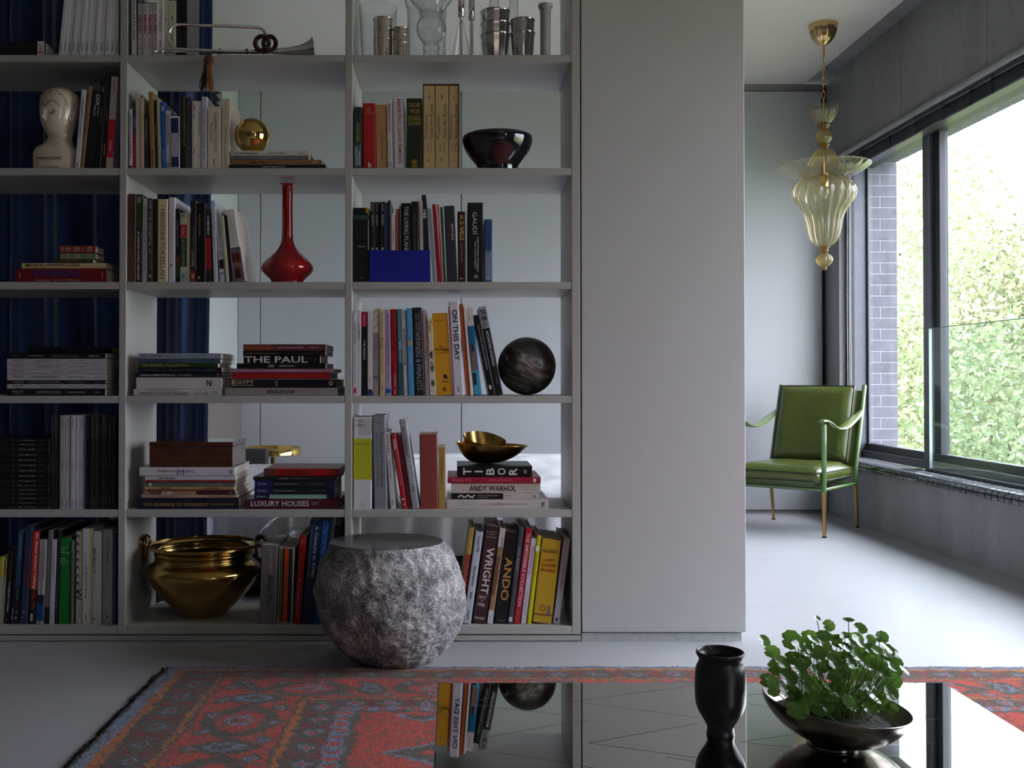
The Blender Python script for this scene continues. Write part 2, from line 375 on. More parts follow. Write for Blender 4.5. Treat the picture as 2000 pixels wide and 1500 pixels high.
# ---------------------------------------------------------------- outside
M_leafs = []
for i, c in enumerate(((.15, .19, .085), (.22, .25, .13), (.30, .27, .17), (.10, .135, .06))):
    m = mat('foliage_%d' % i, c, rough=.5, var=.35, vs=1.3); t = m.node_tree; b = t.nodes['Principled BSDF']
    tl = t.nodes.new('ShaderNodeBsdfTranslucent'); tl.inputs['Color'].default_value = (*[min(1, x * 1.3) for x in c], 1)
    mx = t.nodes.new('ShaderNodeMixShader'); mx.inputs[0].default_value = .4
    t.links.new(b.outputs[0], mx.inputs[1]); t.links.new(tl.outputs[0], mx.inputs[2]); t.links.new(mx.outputs[0], t.nodes['Material Output'].inputs['Surface']); M_leafs.append(m)
M_bark = mat('bark', (.12, .09, .06), rough=.9, var=.3, bump=.6, bs=20)
def tree(x, y, top, rad, mi, lab, seed, n=7000, s=.13):
    t = thing('tree', lab, 'tree', (x, y, -6), 'trees beyond the window'); r = np.random.RandomState(seed)
    cz = top - rad * 1.25
    MB().tube([(x, y, -6), (x + .1, y, -2), (x + .05, y + .1, cz)], [.2, .15, .06], 8).build('trunk', M_bark, t)
    b = MB()
    for k in range(7):
        a = r.rand() * 6.28; e = Vector((x + math.cos(a) * rad * .7, y + math.sin(a) * rad * .7, cz + (r.rand() - .2) * rad)); b.tube([(x, y, cz - rad * .8), (Vector((x, y, cz)) + e) / 2, e], [.06, .035, .01], 5)
    b.build('branches', M_bark, t, kind='stuff')
    cl = [(r.randn(3) * np.array([.42, .42, .5]) * rad) for _ in range(26)]
    c = np.array([cl[i % 26] for i in range(n)]) + r.randn(n, 3) * rad * .17 + np.array([x, y, cz])
    d1 = r.randn(n, 3); d1 /= np.linalg.norm(d1, axis=1)[:, None]; d2 = np.cross(d1, r.randn(n, 3)); d2 /= np.linalg.norm(d2, axis=1)[:, None]
    sz = s * (.6 + .8 * r.rand(n))[:, None]
    Q = np.stack([c - d1 * sz * .5, c + d2 * sz * .28, c + d1 * sz * .5, c - d2 * sz * .28], 1).reshape(-1, 3) - np.array([x, y, -6])
    me = bpy.data.meshes.new('crown'); me.vertices.add(4 * n); me.vertices.foreach_set('co', Q.ravel())
    me.loops.add(4 * n); me.loops.foreach_set('vertex_index', np.arange(4 * n)); me.polygons.add(n)
    me.polygons.foreach_set('loop_start', np.arange(n) * 4); me.polygons.foreach_set('loop_total', np.full(n, 4)); me.update(); me.validate()
    for q in (0, 1, 2): me.materials.append(M_leafs[(mi + q) % 4])
    me.polygons.foreach_set('material_index', r.choice(3, n, p=[.5, .3, .2])); me.update()
    o = bpy.data.objects.new('crown', me); C.objects.link(o); o.parent = t; o['kind'] = 'stuff'
TL = ['leafy tree filling the middle of the large window pane', 'tree showing through the narrow left window pane', 'taller tree behind at the right edge of the window',
      'low bushy tree at the bottom right of the window', 'tree just beyond the brick reveal, low in the narrow pane', 'distant pale tree between the nearer crowns']
for i, (x, y, top, rad) in enumerate([(7.9, 14.6, 3.7, 2.7), (7.6, 16.6, 3.7, 2.2), (10.4, 17.4, 5.4, 3.0), (6.3, 10.9, .9, 2.0), (6.2, 13.4, 1.1, 1.9), (11.8, 23.5, 6.4, 3.6)]):
    tree(x, y, top, rad, i, TL[i], 11 + i, n=20000 if i < 5 else 12000, s=.085 + .01 * (i % 3))
for i, (x, y, top, rad) in enumerate([(7.5, 6.5, 1.2, 2.4), (7.8, 2.0, 1.6, 2.6), (7.2, -2.5, 1.2, 2.4)]):
    tree(x, y, top, rad, i, ['tree outside beside the right frame edge', 'tree outside opposite the coffee table', 'tree outside behind the viewpoint'][i], 41 + i, n=3000, s=.2)
struct('ground', MB().box(2.9, 60, -40, 70, -6.2, -6), mat('ground_green', (.16, .2, .1), rough=1, var=.4, vs=.5))
M_bld = mat('pale_facade', (.78, .78, .78), rough=.9, var=.03, vs=.3)
bd = thing('apartment_building', 'very pale overexposed tower block far behind the trees', 'building', (27, 44, -6))
MB().box(19, 30, 46, 56, -6, 40).build('wall', M_bld, bd)
M_gg = mat('green_glazing', (.22, .42, .36), rough=.3)
for k in range(14): MB().box(19.6, 20.6, 45.9, 46.05, -2 + k * 3, -2 + k * 3 + 2.9).build('window', M_gg, bd)
for k in range(14): MB().box(21.2, 30.1, 45.75, 46.1, -2.4 + k * 3, -2.1 + k * 3).build('floor_band', M_bld, bd)
# ---------------------------------------------------------------- bookcase
RY = [(-116, -102), (107, 120.5), (328, 342), (550.5, 565), (773, 787.5), (995.5, 1010.5), (1222.5, 1239)]
UX = [(-652, -638), (-210, -196), (232, 246), (673.5, 687.5), (1117, 1133.5)]
DEP = .32
M_shelf = mat('bookcase_paint', (.405, .395, .365), rough=.42, bump=.04, bs=260)
bc = thing('bookcase', 'tall greige open bookcase dividing the living room from the bed', 'bookcase', (0, S, 0))
def xw(px): return P(px, 742, S).x
def zw(py): return P(885, py, S).z
ux = [(xw(a), xw(b)) for a, b in UX]
for a, b in ux: MB().bbox(a, b, S, S + DEP, zw(1239), ZC - .002, .0012).build('upright', M_shelf, bc)
SZ = []                                     # shelf top heights
for t, b in RY:
    SZ.append(zw(t))
    for (a0, a1), (b0, b1) in zip(ux[:-1], ux[1:]): MB().bbox(a1 + .0004, b0 - .0004, S + .0006, S + DEP, zw(b), zw(t), .0012).build('shelf_board', M_shelf, bc)
MB().bbox(ux[0][0], ux[-1][1], S + .003, S + DEP, zw(1252), zw(1241.5), .001).build('plinth', M_shelf, bc)
MB().box(ux[0][0], ux[-1][1], S + .006, S + DEP - .02, zw(1241.5), zw(1239)).build('shadow_gap', M_gap, bc)
MB().box(ux[0][0], ux[-1][1], S + .012, S + DEP - .02, .0, zw(1252)).build('base', M_shelf, bc)
# ---------------------------------------------------------------- books
M_page = mat('page_edges', (.72, .67, .58), rough=.9, var=.12, vs=12, bump=.5, bs=900, dist=.0005)
REG = dict(A=(0, 0), B=(230, 0), C=(670, 0), D=(0, 330), E=(230, 330), F_=(670, 330), G=(0, 560), H=(230, 560), I=(670, 560), J=(0, 780), K=(230, 780), L=(670, 780), M=(0, 980), N=(230, 980), O=(670, 980))
ROWN = ['top', 'second', 'third', 'fourth', 'fifth', 'bottom']; SET = [.006, .006, .006, .006, .013, .022]
EY = Vector((0, 1, 0))
def outline(T, D, c, t, seg=3):
    o = [(0, D), (0, c)] + [(c - c * math.cos(a), c - c * math.sin(a)) for a in [math.pi / 2 * k / seg for k in range(1, seg)]] + [(c, 0)]
    o += [(T - x, y) for x, y in o[::-1]]
    return o
def make_book(O, ex, ez, T, H, D, col, label, group, texts=(), bands=(), hard=False, vertical=True, cat='book', name='book', page=None):
    th = thing(name, label, cat, O, group)
    T = max(T, .0035); t = min(.0022 if hard else .0009, T * .18); c = min(T * .42, .0035 if hard else .0012); m = cov(col)
    out = outline(T, D, c, t); n = len(out); inn = [(min(max(x, t), T - t), max(y, t)) for x, y in out]
    V = []; OV = Vector(O)
    for h in (0, H):
        for x, y in out: V.append(OV + ex * x + EY * y + ez * h)
        for x, y in inn: V.append(OV + ex * x + EY * y + ez * h)
    Fs = []; B = 2 * n
    for i in range(n - 1):
        Fs += [(i, i + 1, B + i + 1, B + i), (n + i + 1, n + i, B + n + i, B + n + i + 1), (i + 1, i, n + i, n + i + 1), (B + i, B + i + 1, B + n + i + 1, B + n + i)]
    Fs += [(0, n, B + n, B)[::-1], (n - 1, 2 * n - 1, B + 2 * n - 1, B + n - 1)]
    if not vertical: Fs = [f[::-1] for f in Fs]
    MB().add(V, Fs).build('cover', m, th)
    q = .0028 if hard else .0002
    MB().obox(OV + ex * t + EY * (t + c * .3) + ez * q, ex, EY, ez, T - 2 * t, D - t - c * .3 - q - .0008, H - 2 * q).build('pages', page or M_page, th)
    eo = .0004 + .0002 * len(bands)
    def pt(tt, cc):                         # t: from top (vertical) or from left (lying); c: across
        return OV + EY * -.0004 + (ez * (H * (1 - tt)) + ex * (T * cc) if vertical else ez * (H * tt) + ex * (T * cc))
    for bi_, bd_ in enumerate(bands):
        t0, t1, bc_ = bd_[:3]; c0, c1 = bd_[3:5] if len(bd_) > 3 else (.0, 1.)
        if bc_ is None: continue
        b = MB(); p = pt(t1 if vertical else t0, c0) + EY * (.0002 - .0002 * bi_); w = H * (t1 - t0)
        b.obox(p, ex, EY, ez, T * (c1 - c0), .0006, w).build('spine_label', cov(bc_), th)
    OT = EY * (-.0002 * len(bands))
    for tx in texts:
        s, t0, t1, cc, h, tc = tx[:6]; mode = tx[6] if len(tx) > 6 else 'd'; bold = .016 if 'b' in mode else .0; mode = mode.replace('b', '')
        if s.startswith('~'):               # unreadable small print: broken strokes
            n_ = int(s[1:] or 8); b = MB(); L_ = t1 - t0; rr = random.Random(int(t0 * 999) + n_); p = t0
            st = L_ / n_
            for i in range(n_):
                w = st * (.45 + .4 * rr.random()); hh = h * (.7 + .3 * rr.random())
                if mode == 'h': q_ = pt(cc, t0 + i * st) + OT; b.obox(q_, ex, EY, ez, w * T, .0002, T * hh)
                elif vertical: b.obox(pt(t0 + i * st + w, cc - hh / 2) + OT, ex, EY, ez, T * hh, .0002, w * H)
                else: b.obox(pt(t0 + i * st, cc - hh / 2) + OT, ex, EY, ez, T * hh, .0002, w * H)
            b.build('lettering', ink(tc), th); continue
        if mode == '' or mode == 'd':
            if vertical: text_job(s, th, pt(t0, cc - h / 2) - EY * .0002 + OT, -ez, ex, (t1 - t0) * H, h * T, tc, bold)
            else: text_job(s, th, pt(t0, cc - h / 2) - EY * .0002 + OT, ez, ex, (t1 - t0) * H, h * T, tc, bold)
        elif mode == 'u': text_job(s, th, pt(t1, cc + h / 2) - EY * .0002 + OT, ez, -ex, (t1 - t0) * H, h * T, tc, bold)
        elif mode == 'h':                   # t0,t1 across; cc from top; h fraction of thickness
            text_job(s, th, OV - EY * .0006 + OT + ex * (T * t0) + ez * (H * (1 - cc)), ex, ez, (t1 - t0) * T, h * T, tc, bold)
        elif mode == 'r':                   # single letters turned, on lying books
            st = (t1 - t0) / len(s)
            for i, ch in enumerate(s): text_job(ch, th, pt(t0 + st * (i + .8), cc - (h / 2 if ch != 'I' else h * .11)) - EY * .0002 + OT, ex, -ez, h * T * (1 if ch != 'I' else .22), st * .72 * H, tc, bold)
    return th
def row(reg, r, bay, books, group=None, dy=0):
    x0, y0 = REG[reg]; z = SZ[r + 1]; Y = S + SET[r] + dy
    for k, bk in enumerate(books):
        desc, uL, uR, vT, lean, col = bk[:6]; opt = bk[6] if len(bk) > 6 else {}
        Yk = Y + opt.get('y', (k * 7 % 5) * .0008)
        a = P(x0 + uL * .23, 742, Yk).x; b = P(x0 + uR * .23, 742, Yk).x
        yb = 885  # the keystone: use the shelf pixel row for x
        pb_ = CAMZ; yrow = RY[r + 1][0]
        a = P(x0 + uL * .23, yrow, Yk).x; b = P(x0 + uR * .23, yrow, Yk).x
        tp = P(x0 + (uL + lean) * .23, y0 + vT * .23, Yk); dz = tp.z - z; dx = tp.x - a
        th = math.atan2(dx, dz); 
        if abs(th) < .006: th = 0
        ez = Vector((math.sin(th), 0, math.cos(th))); ex = Vector((math.cos(th), 0, -math.sin(th))); T = (b - a) * math.cos(th) * .985
        H = dz / math.cos(th) if th <= 0 else (dz - 0) / math.cos(th)
        O = Vector((a, Yk, z)) if th <= 0 else Vector((b, Yk, z)) - ex * T
        if th > 0: H = (dz - (O.z - z)) / math.cos(th)
        D = opt.get('D', min(.285, max(.12, H * .74))) - .004 * (k % 3)
        lab = opt.get('label') or f"{desc}, {ROWN[r]} shelf, {bay} bay"
        make_book(O + Vector((0, 0, .0002)), ex, ez, T, H, D, col, lab, opt.get('group', group), opt.get('t', ()), opt.get('b', ()), opt.get('hard', False), True, opt.get('cat', 'book'), opt.get('name', 'book'))
def stack(reg, r, bay, books, group=None, z=None):
    x0, y0 = REG[reg]; z = SZ[r + 1] if z is None else z; Y = S + SET[r]
    for k, bk in enumerate(books):
        desc, uL, uR, vT, col = bk[:5]; opt = bk[5] if len(bk) > 5 else {}
        Yk = Y + opt.get('y', (k * 3 % 4) * .002)
        a = P(x0 + uL * .23, y0 + vT * .23, Yk); b = P(x0 + uR * .23, y0 + vT * .23, Yk); T = a.z - z
        if opt.get('T'): T = opt['T']
        L = b.x - a.x; D = opt.get('D', min(.285, L * .76))
        lab = opt.get('label') or f"{desc}, {ROWN[r]} shelf, {bay} bay"
        make_book(Vector((a.x, Yk, z + .0002)), Vector((0, 0, 1)), Vector((1, 0, 0)), T - .0004, L, D, col, lab, opt.get('group', group), opt.get('t', ()), opt.get('b', ()), opt.get('hard', False), False)
        z += T
    return z
ORD = ['leftmost', 'second', 'third', 'fourth', 'fifth', 'sixth', 'seventh', 'eighth', 'ninth', 'tenth', 'eleventh', 'twelfth', 'thirteenth', 'fourteenth', 'fifteenth']
W, CR, K_, DK, NV, RD = 'd9d6dc', 'd8c9a8', '131316', '26242a', '151c3a', 'a8161c'
# ================= top shelf
stack('A', 0, 'left', [('thick black book lying flat with a white and red letter logo', -300, 388, 350, '0c0c0f', dict(hard=True, b=[(.90, .985, 'cfc8cc')], t=[('DK', .915, .97, .5, .75, 'a02030', 'rb')]))])
us = [495, 532, 565, 603, 640, 675, 715, 757, 800, 840, 890, 932, 975, 1004]
tl = [80, 76, 74, 70, 66, 60, 56, 50, 46, 40, 34, 26, 14]
row('A', 0, 'left', [('', us[i], us[i + 1] - 3, -330, tl[i], W if i % 3 else 'cfcbd2', dict(D=.2, label=f"{ORD[i]} {'of' if i == 0 else 'from left of'} thirteen tall thin white magazines, top left bay", cat='magazine', name='magazine', t=[('~9', .86, .96, .5, .3, '55555c'), ('~4', .2, .3, .5, .2, '888890')])) for i in range(13)], 'tall white magazines in the top left bay')
row('B', 0, 'middle', [
 ('tall pale magazine with black vertical lettering beside the left upright', 118, 158, -180, -6, 'cfc9c6', dict(D=.2, t=[('BEAUX ARTS', .2, .62, .55, .55, '222226'), ('~6', .66, .8, .55, .35, '444448')])),
 ('very thin dark blue booklet beside the pale magazine', 160, 168, -60, 0, '18243e', dict(D=.2)),
 *[(f"{ORD[i] if i else 'leftmost'} of four matching white books with red characters", a, b, 24 + i, 0, 'c9c4c8', dict(D=.17, b=[(0, .012, '3a1015')], t=[('艺术', .05, .17, .5, .5, '5f8a66'), ('新藏古琴遗记', .22, .60, .5, .62, 'b02028', 'b'), ('•', .68, .71, .5, .3, 'b02028'), ('出版社', .76, .88, .5, .42, 'b02028')])) for i, (a, b) in enumerate([(170, 210), (212, 253), (255, 296), (297, 338)])],
 ('taller off-white book with sparse red characters', 340, 385, -60, 0, 'cfc7cc', dict(D=.18, y=.012, t=[('古琴丛书', .25, .62, .5, .5, '9a4050'), ('~3', .75, .86, .5, .3, '9a4050')])),
 ('cream book with dark mark, left of a matching pair', 388, 427, 5, 0, 'c4b9a4', dict(D=.17, y=.022, t=[('茶', .3, .36, .5, .5, '403830'), ('~3', .62, .72, .5, .2, '6a6050')])),
 ('cream book, right of a matching pair', 429, 488, 5, 0, 'c9bfab', dict(D=.17, y=.022, t=[('~2', .27, .35, .5, .3, '605848'), ('~3', .6, .7, .5, .25, '605848')])),
 ('thick black book with pale picture on its side cover', 492, 590, -170, 0, '08080a', dict(D=.15, y=.032, hard=True)),
], 'books left of the bugle')
# ================= second shelf
row('A', 1, 'left', [
 ('white paperback leaning on the porcelain head', 634, 674, 760, 58, 'c9c6cc', dict(t=[('~14', .12, .62, .5, .25, '70707a'), ('~3', .93, .98, .5, .3, '40404a')])),
 ('tan clothbound book leaning right', 677, 708, 728, 76, '8a6a44', dict()),
 ('black book reading DIX in white', 712, 800, 765, 65, '15131a', dict(hard=True, t=[('DIX', .05, .20, .72, .42, 'dddde2', 'b'), ('PROJECTS', .21, .33, .85, .22, 'c8c8cc', 'b'), ('1990-2010', .2, .33, .5, .2, 'c8c8cc', 'b')])),
 ('black paperback right of the DIX book', 804, 853, 700, 52, '0f0f12', dict(t=[('~5', .05, .12, .5, .3, '8a8a66'), ('~6', .3, .5, .5, .2, '66664a')])),
 ('black paperback touching the red and white book', 857, 893, 690, 50, '121214', dict(t=[('~10', .3, .48, .5, .2, '70707a'), ('~8', .72, .86, .5, .3, '9a9aa2')])),
 ('tall beige and red book', 896, 954, 648, 50, 'a89c90', dict(b=[(.47, .885, 'a8161c')], t=[('RUSSIA', .05, .16, .5, .4, '9a3038'), ('~6', .7, .82, .5, .3, 'd8b0a8')])),
 ('thin mauve paperback against the upright', 960, 1000, 660, 22, '574866', dict(t=[('~12', .55, .9, .5, .35, '302840')])),
], 'books beside the porcelain head')
row('B', 1, 'middle', [
 ('slim white and pink paperback, leftmost', 96, 125, 925, -4, 'c8bfc4', dict(b=[(.95, 1, '55555a')], t=[('~12', .1, .85, .5, .35, '8a4a58')])),
 ('slim paperback, navy above and red below', 128, 153, 935, 0, '2a3048', dict(b=[(.42, 1, '9a2024')], t=[('~5', .15, .3, .5, .3, 'b8b8c4')])),
 ('tall cream paperback', 155, 188, 788, -2, 'd3c6b4', dict(t=[('yui', .22, .27, .5, .5, '6a5a48')])),
 ('beige paperback with plain spine', 190, 222, 830, -2, 'bda98c'),
 ('charcoal paperback with fine grey lettering', 224, 260, 960, 0, '2c2c32', dict(t=[('~16', .12, .5, .4, .3, '80808a'), ('~16', .12, .5, .7, .2, '70707a')])),
 ('tall gold paperback leaning left', 278, 316, 780, -18, '9c7a3e', dict(t=[('MISCELLANEA', .76, .97, .55, .5, '3a2a14', 'b')])),
 ('thin black paperback right of the gold one', 318, 342, 850, -12, '17171a', dict(t=[('~9', .35, .55, .5, .4, '9a9a9e')])),
 ('thin cream paperback left of the bright blue one', 346, 372, 850, -14, 'd6cdb4', dict(t=[('~3', .8, .88, .5, .3, '8a8068')])),
 ('bright blue paperback with white lettering', 374, 408, 865, -12, '1558a4', dict(t=[('Pb', .07, .14, .5, .6, 'd8e0ee', 'b'), ('~8', .72, .9, .5, .3, '9ab4d8')])),
 ('white paperback with square logo at its foot', 410, 446, 942, -4, 'c8c3c4', dict(b=[(.9, .985, '4a4a54', .05, .95)], t=[('THE REAL', .06, .2, .5, .45, '33333a'), ('~14', .22, .6, .5, .35, '6a6a72'), ('~3', .85, .89, .5, .25, 'a04040'), ('@', .91, .975, .5, .6, 'd8d8dc')])),
 ('white bordered navy book with pale lilac panel', 448, 527, 988, -4, 'd4cfd6', dict(b=[(.035, .98, '1b2a55', .08, .92), (.32, .78, 'a89fb4', .12, .86)])),
 ('black book with gold lettering about myths and legends', 530, 582, 810, -2, '14130f', dict(t=[('Dream Encyclopaedia of Myths and Legends', .02, .70, .7, .42, '9a8a5a', 'b'), ('Tales from the ancient world retold', .02, .70, .25, .22, '7a6e48')])),
 ('dark grey paperback right of the myths book', 585, 626, 825, -1, '4a4850', dict(t=[('~14', .15, .7, .5, .3, '20202a')])),
 ('cream paperback, left of two equal ones', 629, 667, 858, 0, 'cfc4b8', dict(t=[('~4', .06, .15, .5, .45, '40404a'), ('Bruno', .2, .27, .5, .4, '33333a'), ('~4', .7, .8, .5, .3, '50505a')])),
 ('cream paperback, right of two equal ones', 669, 709, 858, 0, 'd4cabe', dict(t=[('Primera Persona', .16, .5, .6, .5, '6a6470'), ('~2', .82, .84, .5, .3, '111111')])),
 ('tall lavender-white paperback', 712, 754, 822, 0, 'c4c0d0', dict(t=[('MY HEART LAID BARE', .16, .72, .5, .42, '3a3a78'), ('~3', .76, .9, .5, .3, '6a6aa0')])),
 ('thick cream paperback reading LEARNING TO LOSE', 762, 874, 906, 2, 'd0c4b0', dict(t=[('LEARNING TO LOSE', .10, .72, .62, .22, '1c1a18'), ('David Trueba', .27, .56, .3, .2, '1c1a18'), ('~3', .85, .97, .5, .12, '55504a')])),
 ('tall cream paperback touching the golden ball', 878, 945, 838, 6, 'c8bba2', dict(t=[('~7', .06, .3, .5, .12, '8a7e68'), ('~8', .38, .65, .5, .14, '7a6e58'), ('~8', .72, .95, .5, .12, '8a7e68')])),
], 'upright books left of the golden ball')
zb = stack('B', 1, 'middle', [
 ('black book lying flat under the golden ball, lowest', 952, 1765, 1398, '111114', dict(t=[('~22', .34, .58, .4, .5, '8a8a90')])),
 ('tan book lying flat with black title', 950, 1735, 1356, '8a6240', dict(t=[('THINA', .22, .29, .5, .6, '1c1410', 'b'), ('~14', .31, .5, .5, .25, '3a2a1c'), ('~4', .9, .95, .5, .4, 'c8c0c0')])),
 ('thin grey book lying flat between the tan and white ones', 957, 1620, 1323, '6a666e', dict(t=[('~18', .3, .6, .5, .2, '9a969e')])),
 ('white book lying flat directly under the golden ball', 962, 1622, 1278, 'c9c0b4', dict(t=[('~20', .03, .35, .45, .3, '44403c'), ('~10', .46, .7, .45, .28, '66625c'), ('Tribus', .86, .94, .45, .35, '66625c')])),
], 'books lying under the golden ball')
row('C', 1, 'right', [
 ('dark grey-green book with yellow lettering', 93, 160, 908, 0, '2e3a38', dict(b=[(.62, .97, '55606e')], t=[('~5', .04, .16, .5, .35, '141a18'), ('ADVENTURES', .26, .56, .5, .35, 'a89a30', 'b'), ('~9', .66, .8, .3, .2, 'c8ccd4'), ('~11', .72, .95, .7, .25, 'c8ccd4'), ('~8', .78, .95, .35, .25, 'b8c0cc')])),
 ('thick red hardback with small white lettering', 170, 278, 878, -5, 'ac0f12', dict(hard=True, t=[('Claire', .28, .72, .065, .10, 'd8a0a0', 'h'), ('La Bute', .28, .72, .095, .10, 'd8a0a0', 'h'), ('Elliot', .38, .7, .13, .10, 'd8a0a0', 'h'), ('GALLIEN', .2, .82, .17, .13, 'd8a0a0', 'h'), ('b', .42, .68, .985, .42, 'e0d0d0', 'hb')])),
 ('tan card-covered book with dull lettering', 285, 377, 890, -10, 'b8875a', dict(t=[('~14', .42, .88, .55, .2, '7a5a3a')])),
 ('slim white paperback with red lettering', 380, 424, 848, -10, 'd0c8c8', dict(t=[('MEMENTO NIGHT TO PAINT', .06, .46, .5, .42, 'a02028', 'b'), ('SECOND LOUNGE', .58, .84, .5, .32, '44444a'), ('VA', .9, .98, .5, .6, '33333a')])),
 ('white book reading REPORTING in tall red letters', 430, 526, 830, -12, 'c9c9cf', dict(hard=True, t=[('REPORTING | DAVID REMNICK', .02, .94, .55, .42, 'b01828', 'b'), ('~60', .01, .99, .12, .08, '7a7a80'), ('~60', .01, .99, .93, .08, '7a7a80')])),
 ('dark green hardback with gold lettering and gold emblem', 539, 672, 836, -3, '1c2414', dict(hard=True, t=[('OSCAR', .12, .88, .125, .28, 'b89a3c', 'h'), ('WILDE', .2, .84, .215, .28, 'b89a3c', 'h'), ('RICHARD', .12, .92, .32, .26, 'b89a3c', 'h'), ('ELLMANN', .12, .92, .385, .26, 'b89a3c', 'h'), ('❀', .3, .7, .945, .34, 'c89a28', 'h'), ('HH', .34, .7, .99, .2, 'c89a28', 'hb')], b=[(.25, .256, 'b89a3c', .15, .85)])),
], 'books on the second shelf, right bay')
# slipcase with three volumes
x0, y0 = REG['C']; z = SZ[2]; Ys = S + .006
def uv(reg, u, v, Y): x, y = REG[reg]; return P(x + u * .23, y + v * .23, Y)
a, b = uv('C', 676, 1425, Ys), uv('C', 985, 1425, Ys); tpz = uv('C', 676, 716, Ys).z
sc_ = thing('slipcase', 'brown card slipcase holding three cream volumes on the second shelf', 'slipcase', (a.x, Ys, z))
M_sl = cov('7a5238'); D = .2
MB().box(a.x, a.x + .0016, Ys, Ys + D, z, tpz).box(b.x, b.x + .0016, Ys, Ys + D, z, tpz).box(a.x, b.x + .0016, Ys, Ys + D, tpz, tpz + .0016).box(a.x, b.x, Ys + D, Ys + D + .002, z, tpz).build('case', M_sl, sc_)
MB().box(b.x + .0016, b.x + .002, Ys + .03, Ys + D, z + .06, tpz - .06).build('red_patch', cov('8a3038'), sc_)
for n_, (u0, u1, num) in enumerate([(684, 778, '1'), (783, 896, '3'), (900, 983, '2')]):
    row('C', 1, 'right', [('', u0, u1, 728, 0, 'c4a878', dict(y=.003, D=.18, label=f"{['left', 'middle', 'right'][n_]} cream volume inside the brown slipcase, second shelf", group='volumes in the slipcase', t=[(num, .38 if num != '1' else .45, .58 if num != '1' else .53, .16, .3, '3a2a18', 'h'), ('Geist der Kunst', .22, .64, .72, .3, '3a2a18', 'u'), ('Propylaen', .36, .64, .26, .3, '3a2a18', 'u'), ('Malraux', .68, .80, .68, .2, '6a5638', 'u'), ('André', .7, .80, .38, .2, '6a5638', 'u'), ('✢', .34, .62, .92, .3, '4a3a20', 'h')]))])
# ================= third shelf
stack('D', 2, 'left', [
 ('thick dark red book with blue title lying lowest', 128, 905, 845, '6a0a14', dict(hard=True, t=[('OPERAS', .2, .72, .62, .45, '2a2a7a', 'b'), ('Composers • Works • Performers', .23, .72, .12, .2, 'c8a8b0'), ('~4', .045, .06, .5, .6, 'a07880'), ('~5', .95, .96, .5, .6, 'a07880')])),
 ('cream book reading MEDIEVAL HUNTING SCENES', 185, 903, 797, 'c9b184', dict(hard=True, t=[('MEDIEVAL HUNTING SCENES', .05, .69, .6, .5, '1c160e', 'b')])),
 ('thin olive-brown book under two small patterned boxes', 460, 790, 768, '4a3c1c'),
 ('small pale green patterned box book', 512, 812, 715, '5a7a5a', dict(hard=True, b=[(.06, .26, '8a8a50', .1, .9), (.4, .56, '9a9068', .08, .92), (.74, .92, '86885a', .1, .9)], t=[('✽', .12, .2, .5, .6, '5a4a38'), ('✽', .45, .52, .5, .6, '9a3a38'), ('✽', .8, .87, .5, .6, '5a4a38')])),
 ('small red patterned box book, top of its pile', 508, 810, 650, '8a2028', dict(hard=True, b=[(.17, .29, '9a9878', .25, .8), (.4, .55, '9a9878', .2, .85), (.77, .9, '9a9878', .2, .85)], t=[('✾', .03, .12, .5, .7, 'a89a8a'), ('囍', .19, .27, .5, .5, '4a4030'), ('壽', .43, .52, .5, .6, '4a4030'), ('✾', .6, .7, .5, .5, 'b07878'), ('福', .8, .88, .5, .5, '4a4030')])),
], 'books lying on the third shelf, left bay')
